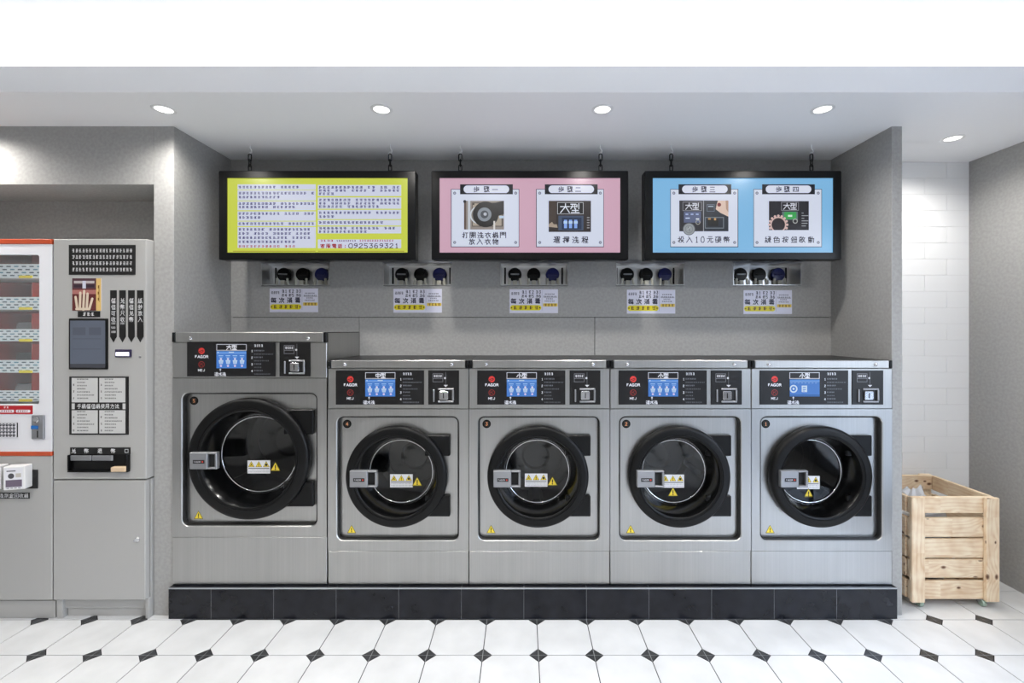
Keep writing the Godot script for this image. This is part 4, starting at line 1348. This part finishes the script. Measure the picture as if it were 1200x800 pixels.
	print_part(o, "red_notice", 0.2824, 0.0471, printed(k.tex()), M.white, Vector3(-2.8380, 1.1623, z), "red notice strip")
	k = Ink.new(self, 36, 17, 12, Color(0.86, 0.86, 0.88))
	k.rect(0, 1, 14, 15, Color(0.06, 0.06, 0.07))
	for r in 4:
		for c in 5:
			k.disc(16.6 + c * 4.0, 2.6 + r * 4.0, 1.75, Color(0.14, 0.14, 0.17))
			k.disc(16.6 + c * 4.0, 2.4 + r * 4.0, 0.6, Color(0.66, 0.66, 0.70))
	print_part(o, "keypad", 0.1694, 0.0800, printed(k.tex()), M.black, Vector3(-2.8663, 1.0517, z), "black keypad with round keys", 0.006)
	var cu := part(o, "coin_unit", boxmesh(Vector3(-2.6968, 1.0023, z), Vector3(-2.6286, 1.1341, z + 0.012), 0.003), M.cast)
	m = MB.new()
	m.lathe([Vector2(0.017, 0.012), Vector2(0.017, 0.02), Vector2(0.012, 0.024), Vector2(0, 0.024)], 20, Vector3(-2.6639, 1.1105, z))
	part(cu, "coin_knob", m.mesh(), M.chrome)
	part(cu, "blue_tab", boxmesh(Vector3(-2.6940, 1.0587, z + 0.012), Vector3(-2.6568, 1.0776, z + 0.016), 0.001), plain(Color(0.10, 0.42, 0.72), 0.35))
	part(cu, "coin_slot", boxmesh(Vector3(-2.6639, 1.0117, z + 0.0115), Vector3(-2.6573, 1.0493, z + 0.0125), 0.0), M.black_matte)
	# black slot panel where two empty boxes sit, and its caption
	var slot := part(o, "return_slot", boxmesh(Vector3(-3.0216, 0.7293, z), Vector3(-2.6686, 0.8328, z + 0.006), 0.002), M.black_matte)
	k = Ink.new(self, 36, 7, 14, Color(0.05, 0.05, 0.055))
	k.text("洗劑盒回收桶", 0.8, 1.2, 4.6, 4.6, 1.2, 0.55, Color(0.85, 0.85, 0.86))
	print_part(o, "caption", 0.1694, 0.0329, printed(k.tex()), M.black, Vector3(-2.8004, 0.6893, z), "black caption strip")
	# products behind the glass
	var foil := plain(Color(0.50, 0.51, 0.53), 0.4)
	var dark := plain(Color(0.20, 0.21, 0.23), 0.5)
	var rows := [[1.5388 + 0.012, foil, "grey detergent packet lying on the third vending shelf"], [1.3618 + 0.012, dark, "dark laundry sheet box lying on the fourth vending shelf"], [1.1999 + 0.012, foil, "grey laundry packet lying on the lowest vending shelf"]]
	for r in 3:
		for i in 3:
			var px: float = [-2.9228, -2.8239, -2.7204][i]
			if r == 0 and i == 2 or r == 2 and i == 1:
				continue
			m = MB.new()
			var h := 0.105 if r < 2 else 0.085
			m.xf = Transform3D(Basis(Vector3(1, 0, 0), -0.25) * Basis(Vector3(0, 1, 0), 0.1 * (i - 1)), Vector3.ZERO)
			m.box(Vector3(-0.046, 0, -0.05), Vector3(0.046, h, -0.02), 0.006)
			m.box(Vector3(-0.040, h * 0.72, -0.0202), Vector3(0.040, h * 0.9, -0.0185), 0.0)
			var q := part(self, "detergent_packet" if r != 1 else "laundry_box", m.mesh(), rows[r][1], Vector3(px, rows[r][0] + 0.001, -0.10))
			q.name = numbered("detergent_packet" if r != 1 else "laundry_box")
			tag(q, rows[r][2], "packet" if r != 1 else "box", "goods on the vending shelves")
	# two white boxes standing in the black slot
	for p in [[12, 36, "white detergent box in the black slot of the vending machine, next to the coin changer"], [-16, 8, "white detergent box at the far end of the vending slot, away from the coin changer"]]:
		var w: float = (p[1] - p[0]) * 0.00465
		var q := thing("detergent_box", p[2], "box", Vector3(((p[0] + p[1]) / 2.0 - 612) * 0.00465, 0.7434, z + 0.006))
		m = MB.new()
		m.xf = Transform3D(Basis(Vector3(0, 1, 0), 0.22), Vector3(0, 0, 0.034))
		m.box(Vector3(-w * 0.46, 0, -0.028), Vector3(w * 0.40, 0.125, 0.024), 0.003)
		part(q, "carton", m.mesh(), M.white)
		k = Ink.new(self, 20, 26, 8, Color(0.88, 0.88, 0.90))
		k.rect(1, 15, 18, 9, Color(0.42, 0.38, 0.44)); k.rect(2, 3, 10, 1.4, Color(0.35, 0.35, 0.38)); k.disc(7, 10, 3.4, Color(0.30, 0.30, 0.32)); k.rect(12, 7, 6, 5, Color(0.75, 0.73, 0.70))
		for i in 4:
			k.rect(2 + i * 4.2, 25, 3, 0.7, Color(0.2, 0.2, 0.2))
		var f := print_part(q, "box_front", w * 0.72, 0.11, printed(k.tex()), M.white, Vector3(-0.004, 0.062, 0.034), "printed box front", 0.0008)
		f.rotation.y = 0.22
		f.position += Basis(Vector3(0, 1, 0), 0.22) * Vector3(0, 0, 0.0242)

# ------------------------------------------------------------------ coin changer
func build_changer():
	var z := 0.012
	var x0 := -2.5886
	var x1 := -2.0735
	var o := thing("coin_changer", "tall grey money changing machine with black signs and a dark touch screen", "change machine", Vector3.ZERO)
	part(o, "upper_cabinet", boxmesh(Vector3(x0 + 0.001, 0.7787, -0.37), Vector3(x1, 2.1036, z), 0.004), M.sheet)
	part(o, "lower_door", boxmesh(Vector3(x0 + 0.001, 0.1127, -0.02), Vector3(x1 - 0.006, 0.7716, z), 0.004), M.sheet)
	part(o, "lower_cabinet", boxmesh(Vector3(x0 + 0.004, 0.05, -0.37), Vector3(x1, 0.7716, -0.021), 0.002), M.sheet)
	part(o, "toe_kick", boxmesh(Vector3(x0 + 0.04, 0.0, -0.30), Vector3(x1 - 0.004, 0.1127 - 0.003, -0.03), 0.002), M.sheet)
	part(o, "foot", boxmesh(Vector3(x0 + 0.002, 0.0, -0.05), Vector3(x0 + 0.035, 0.1127 - 0.002, -0.005), 0.002), M.sheet)
	part(o, "foot", boxmesh(Vector3(x1 - 0.02, 0.0, -0.05), Vector3(x1, 0.1127 - 0.002, -0.005), 0.002), M.sheet)
	var m := MB.new()
	m.lathe([Vector2(0.014, 0), Vector2(0.014, 0.004), Vector2(0.010, 0.008), Vector2(0.0, 0.008)], 18, Vector3(-2.1227, 0.4469, z))
	part(o, "lock", m.mesh(), M.chrome, Vector3.ZERO, "chrome lock")
	m = MB.new()
	m.box(Vector3(-2.1415, 0.4375, z), Vector3(-2.1297, 0.4445, z + 0.006), 0.001)
	part(o, "lock_lever", m.mesh(), M.chrome)
	var wh := Color(0.84, 0.84, 0.85)
	var bk := Color(0.045, 0.045, 0.05)
	var rng := RandomNumberGenerator.new()
	rng.seed = 90
	var k := Ink.new(self, 78, 35, 10, bk)
	for r in 4:
		k.small(4.0, 4.6 + 7.4 * r, 18, 3.0, 4.2, 0.95, wh, rng)
	print_part(o, "notice_board", 0.3671, 0.1647, printed(k.tex()), M.black, Vector3(-2.3156, 1.9883, z), "black notice with four lines of white print")
	# colour picture: pale hands on dark red, gold strip along one side
	k = Ink.new(self, 34, 38, 10, Color(0.38, 0.17, 0.17))
	k.rect(0, 0, 28, 12, Color(0.33, 0.22, 0.26)); k.rect(2, 3, 24, 3, Color(0.70, 0.66, 0.66)); k.rect(2, 7.4, 24, 3.4, Color(0.22, 0.16, 0.20)); k.rect(12, 3, 4, 9, Color(0.78, 0.78, 0.84))
	k.rect(0, 13.5, 28, 5, Color(0.66, 0.42, 0.40))
	for p in [[6, 36, 4, 22], [9, 36, 9.5, 17], [13, 37, 14, 15], [17, 36, 18, 18], [20, 36, 23.5, 24], [5, 36, 20, 36]]:
		k.line(p[0], p[1], p[2], p[3], 2.8, Color(0.84, 0.77, 0.68))
	k.rect(28, 0, 6, 38, Color(0.86, 0.72, 0.45))
	k.small(29.6, 8, 1, 2.4, 20, 0.5, Color(0.50, 0.36, 0.16), rng)
	print_part(o, "picture_panel", 0.1600, 0.1788, printed(k.tex(), 0.25), M.white, Vector3(-2.4003, 1.7977, z), "small colour picture of pale hands on dark red")
	k = Ink.new(self, 26, 7, 12, bk)
	k.small(6, 1.4, 3, 3.8, 4.2, 0.9, wh, rng)
	print_part(o, "caption", 0.1224, 0.0329, printed(k.tex()), M.black, Vector3(-2.3886, 1.6894, z), "small black caption")
	# dark touch screen in a black frame
	m = MB.new()
	m.plate(rrect(-2.4945, 1.3859, -2.2827, 1.6659, 0.004, 3), z, z + 0.008, 0.002)
	var ts := part(o, "touch_screen", m.mesh(), M.black, Vector3.ZERO, "dark grey-blue touch screen")
	k = Ink.new(self, 41, 55, 8, Color(0.36, 0.385, 0.44))
	k.rect(3, 8, 15, 9, Color(0.33, 0.35, 0.40)); k.rect(22, 8, 14, 9, Color(0.33, 0.35, 0.40)); k.rect(3, 21, 33, 0.6, Color(0.32, 0.34, 0.39)); k.rect(3, 33, 33, 0.6, Color(0.32, 0.34, 0.39)); k.rect(0, 50.5, 41, 4.5, Color(0.26, 0.27, 0.30))
	print_part(ts, "glass_face", 0.1930, 0.2589, printed(k.tex(), 0.12), M.black, Vector3(-2.3886, 1.5247, z + 0.0078), "", 0.0008)
	# four arrow strips
	var words := ["儲值可收", "兌幣只收", "儲值兌幣", "紙鈔放入"]
	for i in 4:
		var w := 7.6
		k = Ink.new(self, w, 61, 14, bk)
		for j in 4:
			k.glyph(words[i][j], 1.5, 9.6 + 7.3 * j, 4.6, 5.4, 0.62, wh)
		var nums: Array = [["100", "500", "1000"], ["100"], [], []][i]
		for j in nums.size():
			k.text(nums[j], 1.3, 37.8 + 5.0 * j, 1.25 if nums[j].length() < 4 else 0.95, 2.0, 0.4, 0.4, wh)
		var am := MB.new()
		var hw: float = w * 0.0047 / 2
		var hh := 61 * 0.0047 / 2
		var tip := 6.5 / 61.0
		am.quad(Vector3(-hw, -hh + 2 * hh * tip, 0.002), Vector3(hw, -hh + 2 * hh * tip, 0.002), Vector3(hw, hh, 0.002), Vector3(-hw, hh, 0.002), Vector3(0, 0, 1), Vector2(0, 1 - tip), Vector2(1, 1 - tip), Vector2(1, 0), Vector2(0, 0))
		am.tri(Vector3(-hw, -hh + 2 * hh * tip, 0.002), Vector3(hw, -hh + 2 * hh * tip, 0.002), Vector3(0, -hh, 0.002), Vector3(0, 0, 1), Vector3(0, 0, 1), Vector3(0, 0, 1), Vector2(0, 1 - tip), Vector2(1, 1 - tip), Vector2(0.5, 1))
		var out := [Vector2(-hw, hh), Vector2(-hw, -hh + 2 * hh * tip), Vector2(0, -hh), Vector2(hw, -hh + 2 * hh * tip), Vector2(hw, hh)]
		am.side(out, 0, out, 0.002)
		part(o, "arrow_sign", am.mesh(), printed(k.tex()), Vector3([-2.2535, -2.2036, -2.1547, -2.1057][i], 1.6777, z), "black arrow strip with white characters")
	# lit bill slot
	m = MB.new()
	m.plate(rrect(-2.2403, 1.4517, -2.1532, 1.4965, 0.006, 3), z, z + 0.010, 0.003)
	var bill := part(o, "bill_slot", m.mesh(), plain(Color(0.15, 0.12, 0.25), 0.3))
	var lit := plain(Color(0.9, 0.9, 0.95), 0.4)
	lit.emission_enabled = true
	lit.emission = Color(0.93, 0.93, 1.0)
	lit.emission_energy_multiplier = 1.1
	part(bill, "slot_light", boxmesh(Vector3(-2.2333, 1.4597, z + 0.009), Vector3(-2.1603, 1.4805, z + 0.0115), 0.001), lit, Vector3.ZERO, "white lit bill mouth")
	m = MB.new()
	m.lathe([Vector2(0.006, 0), Vector2(0.006, 0.003), Vector2(0, 0.003)], 12, Vector3(-2.1085, 1.4541, z))
	part(o, "sensor_eye", m.mesh(), M.cast)
	# instruction board: black frame, four white fields, title band
	k = Ink.new(self, 69, 68, 10, bk)
	var paper := Color(0.78, 0.78, 0.775)
	for c in 2:
		for r in 2:
			var fx := 2.8 + 32.3 * c
			var fy: float = [1.6, 39.4][r]
			k.rect(fx, fy, 30.6, [28.6, 27.0][r], paper)
			for j in 7:
				k.small(fx + 1.4, fy + 3.0 + j * 3.9, 1, 1.9, 2.4, 0, Color(0.12, 0.12, 0.13), rng, [0] if j % 2 == 0 or j > 5 else [])
				k.small(fx + 6.2, fy + 0.8 + j * 3.7, [8, 6, 7, 6, 9, 12, 8][(j + c + r) % 7], 1.5, 1.5, 0.2, Color(0.16, 0.16, 0.17), rng)
	k.rect(2.8, 31.4, 63, 6.8, paper)
	k.rect(6.4, 30.6, 56, 8.2, bk)
	k.text("手機儲值機使用方法", 9.2, 32.2, 4.4, 5.0, 1.15, 0.6, wh)
	print_part(o, "instruction_board", 0.3248, 0.3200, printed(k.tex()), M.black, Vector3(-2.3321, 1.1858, z), "framed instruction board with four white fields", 0.004)
	# coin tray
	k = Ink.new(self, 70, 8, 10, bk)
	k.centred("兌幣退幣口", [4.0, 19.0, 34.8, 50.2, 66.0], 4.0, 4.8, 0.6, wh)
	print_part(o, "tray_header", 0.3295, 0.0377, printed(k.tex()), M.black, Vector3(-2.3250, 0.9364, z), "black header over the coin tray", 0.004)
	m = MB.new()
	m.box(Vector3(-2.4898, 0.8234, z), Vector3(-2.1603, 0.8305, z + 0.022), 0.002)
	m.box(Vector3(-2.4898, 0.8305, z), Vector3(-2.4832, 0.9176, z + 0.022), 0.002)
	m.box(Vector3(-2.1669, 0.8305, z), Vector3(-2.1603, 0.9176, z + 0.022), 0.002)
	m.box(Vector3(-2.4832, 0.8305, z), Vector3(-2.1669, 0.9176, z + 0.003), 0.0)
	var tray := part(o, "coin_tray", m.mesh(), M.black, Vector3.ZERO, "dark coin return tray")
	part(tray, "tray_flap", boxmesh(Vector3(-2.4822, 0.8846, z + 0.004), Vector3(-2.3674, 0.9128, z + 0.012), 0.002), M.cast)
	part(tray, "tray_flap", boxmesh(Vector3(-2.3627, 0.8846, z + 0.004), Vector3(-2.2497, 0.9128, z + 0.012), 0.002), M.cast)
	part(tray, "coin_cup", boxmesh(Vector3(-2.2450, 0.8281, z + 0.004), Vector3(-2.1650, 0.8540, z + 0.030), 0.003), plain(Color(0.84, 0.74, 0.62), 0.4), Vector3.ZERO, "beige coin cup")

# ------------------------------------------------------------------ wooden crate
func build_crate():
	var x0 := 2.238
	var x1 := 2.742
	var zf := -0.09
	var zb := -0.55
	var top := 0.642
	var o := thing("wooden_crate", "open pine slat crate on small casters beside the grey pier", "crate", Vector3((x0 + x1) / 2, 0, (zf + zb) / 2))
	var hx := (x1 - x0) / 2
	var hz := (zf - zb) / 2
	var rng := RandomNumberGenerator.new()
	rng.seed = 17
	var n := 0
	# corner boards front and rear, standing proud of the slats
	for sz in [-1, 1]:
		for sx in [-1, 1]:
			var w := 0.076
			var xa: float = -hx if sx < 0 else hx - w
			part(o, "corner_board", boxmesh(Vector3(xa, 0.040 if sx > 0 else 0.036, hz * sz - (0.022 if sz > 0 else 0.0)), Vector3(xa + w, top - (0.006 if sx > 0 else 0.0), hz * sz + (0.0 if sz > 0 else 0.022)), 0.003), M.wood[(n + 1) % 4], Vector3.ZERO)
			n += 1
	var ys := [[0.542, 0.636], [0.404, 0.514], [0.283, 0.392], [0.168, 0.273], [0.044, 0.150]]
	for sz in [-1, 1]:
		for i in 5:
			var a: Array = ys[i]
			var z0: float = hz * sz - sz * 0.0225
			part(o, "slat", boxmesh(Vector3(-hx + 0.006, a[0], minf(z0, z0 - sz * 0.02)), Vector3(hx - 0.006, a[1], maxf(z0, z0 - sz * 0.02)), 0.003), M.wood[(i * 3 + (1 if sz > 0 else 2)) % 4])
	for sx in [-1, 1]:
		for i in 5:
			var a: Array = ys[i]
			var xs: float = sx * hx
			part(o, "slat", boxmesh(Vector3(minf(xs, xs - sx * 0.02), a[0], -hz + 0.046), Vector3(maxf(xs, xs - sx * 0.02), a[1], hz - 0.046), 0.003), M.wood[(i + 1) % 4])
	part(o, "floor_board", boxmesh(Vector3(-hx + 0.022, 0.047, -hz + 0.046), Vector3(hx - 0.022, 0.056, -0.004), 0.002), M.wood[1])
	part(o, "floor_board", boxmesh(Vector3(-hx + 0.022, 0.047, 0.004), Vector3(hx - 0.022, 0.056, hz - 0.046), 0.002), M.wood[2])
	var rubber := plain(Color(0.62, 0.70, 0.64), 0.25)
	for sz in [-1, 1]:
		for sx in [-1, 1]:
			var c := Vector3(sx * (hx - 0.07), 0, sz * (hz - 0.045))
			var m := MB.new()
			m.box(c + Vector3(-0.026, 0.043, -0.026), c + Vector3(0.026, 0.0465, 0.026), 0.001)
			m.box(c + Vector3(-0.017, 0.018, -0.008), c + Vector3(-0.013, 0.043, 0.012), 0.001)
			m.box(c + Vector3(0.013, 0.018, -0.008), c + Vector3(0.017, 0.043, 0.012), 0.001)
			var q := part(o, "caster", m.mesh(), M.cast)
			m = MB.new()
			m.xf = Transform3D(Basis(Vector3(0, 1, 0), PI / 2), c + Vector3(0, 0.0215, 0.012))
			m.lathe([Vector2(0.0, -0.011), Vector2(0.018, -0.011), Vector2(0.0212, -0.007), Vector2(0.0212, 0.007), Vector2(0.018, 0.011), Vector2(0.0, 0.011)], 24)
			part(q, "wheel", m.mesh(), rubber)
	# a crumpled white bag lying on top of what is in the crate
	var b := MB.new()
	var f := FastNoiseLite.new()
	f.seed = 6
	f.frequency = 6.0
	var P := func(i: int, j: int) -> Vector3:
		var th := PI * i / 14.0
		var ph := TAU * j / 24.0
		var d := Vector3(sin(th) * cos(ph), cos(th), sin(th) * sin(ph))
		var r := 1.0 + 0.35 * f.get_noise_3dv(d * 0.35) + 0.12 * f.get_noise_3dv(d * 1.1)
		return Vector3(d.x * 0.17, maxf(d.y, -0.85) * 0.27, d.z * 0.15) * r
	for i in 14:
		for j in 24:
			var a: Vector3 = P.call(i, j)
			var c: Vector3 = P.call(i, j + 1)
			var d: Vector3 = P.call(i + 1, j + 1)
			var e: Vector3 = P.call(i + 1, j)
			var nn := (d - a).cross(c - e)
			if nn.length() < 1e-9:
				continue
			nn = nn.normalized()
			if nn.dot(a + d) < 0:
				nn = -nn
			b.quad(a, c, d, e, nn)
	var bag := part(self, "laundry_bag", b.mesh(), plain(Color(0.80, 0.81, 0.83), 0.5), Vector3(x0 + 0.20, 0.325, -0.31))
	tag(bag, "crumpled pale grey bag lying inside the wooden crate", "bag")

# ------------------------------------------------------------------ downlights
func build_downlights():
	var lens_mat := plain(Color(0.9, 0.9, 0.9), 0.4)
	lens_mat.emission_enabled = true
	lens_mat.emission = Color(1.0, 0.99, 0.97)
	lens_mat.emission_energy_multiplier = 4.0
	var spots := [[-1.858, 0.163, "over the coin changer's pier"], [-0.730, 0.163, "between the yellow and the pink display"], [0.416, 0.163, "in front of the pink display"], [1.557, 0.163, "in front of the light blue display"], [2.570, -0.195, "above the wooden crate"]]
	for s in spots:
		downlight(Vector3(s[0], CEILING, s[1]), "small round recessed downlight in the white ceiling band " + s[2], lens_mat, SPOT_ENERGY)
	# the rest of the room has the same fittings in its lit ceiling edge, out of view
	for s in [[-3.0, 0.163], [-2.4, 1.6], [-0.3, 1.6], [1.9, 1.6], [-2.4, 3.2], [-0.3, 3.2], [1.9, 3.2]]:
		downlight(Vector3(s[0], CEILING if s[1] < 1.0 else HIGH_CEILING, s[1]), "small round recessed downlight in the high ceiling of the room" if s[1] > 1 else "small round recessed downlight over the vending machine", lens_mat, ROOM_ENERGY if s[1] > 1 else SPOT_ENERGY)

func downlight(at: Vector3, label: String, lens_mat: Material, energy: float):
	var o := thing("downlight", label, "downlight", at, "ceiling downlights")
	var down := Basis(Vector3(1, 0, 0), PI / 2)
	var m := MB.new()
	m.xf = Transform3D(down, Vector3.ZERO)
	m.lathe([Vector2(0.056, 0.0), Vector2(0.055, 0.003), Vector2(0.050, 0.005), Vector2(0.041, 0.004), Vector2(0.040, 0.001)], 32)
	part(o, "trim_ring", m.mesh(), M.white)
	m = MB.new()
	m.xf = Transform3D(down, Vector3.ZERO)
	m.lathe([Vector2(0.040, 0.0005), Vector2(0.03, 0.002), Vector2(0.0, 0.003)], 32)
	part(o, "lamp_lens", m.mesh(), lens_mat, Vector3.ZERO, "glowing lens")
	var l := SpotLight3D.new()
	l.name = "lamp_beam"
	l.position = Vector3(0, -0.012, 0)
	l.rotation_degrees = Vector3(-90, 0, 0)
	l.spot_angle = 80.0
	l.spot_angle_attenuation = 1.0
	l.spot_range = 12.0
	l.light_energy = energy
	l.light_size = 0.04
	l.light_color = Color(1.0, 0.985, 0.96)
	l.shadow_enabled = true
	o.add_child(l)
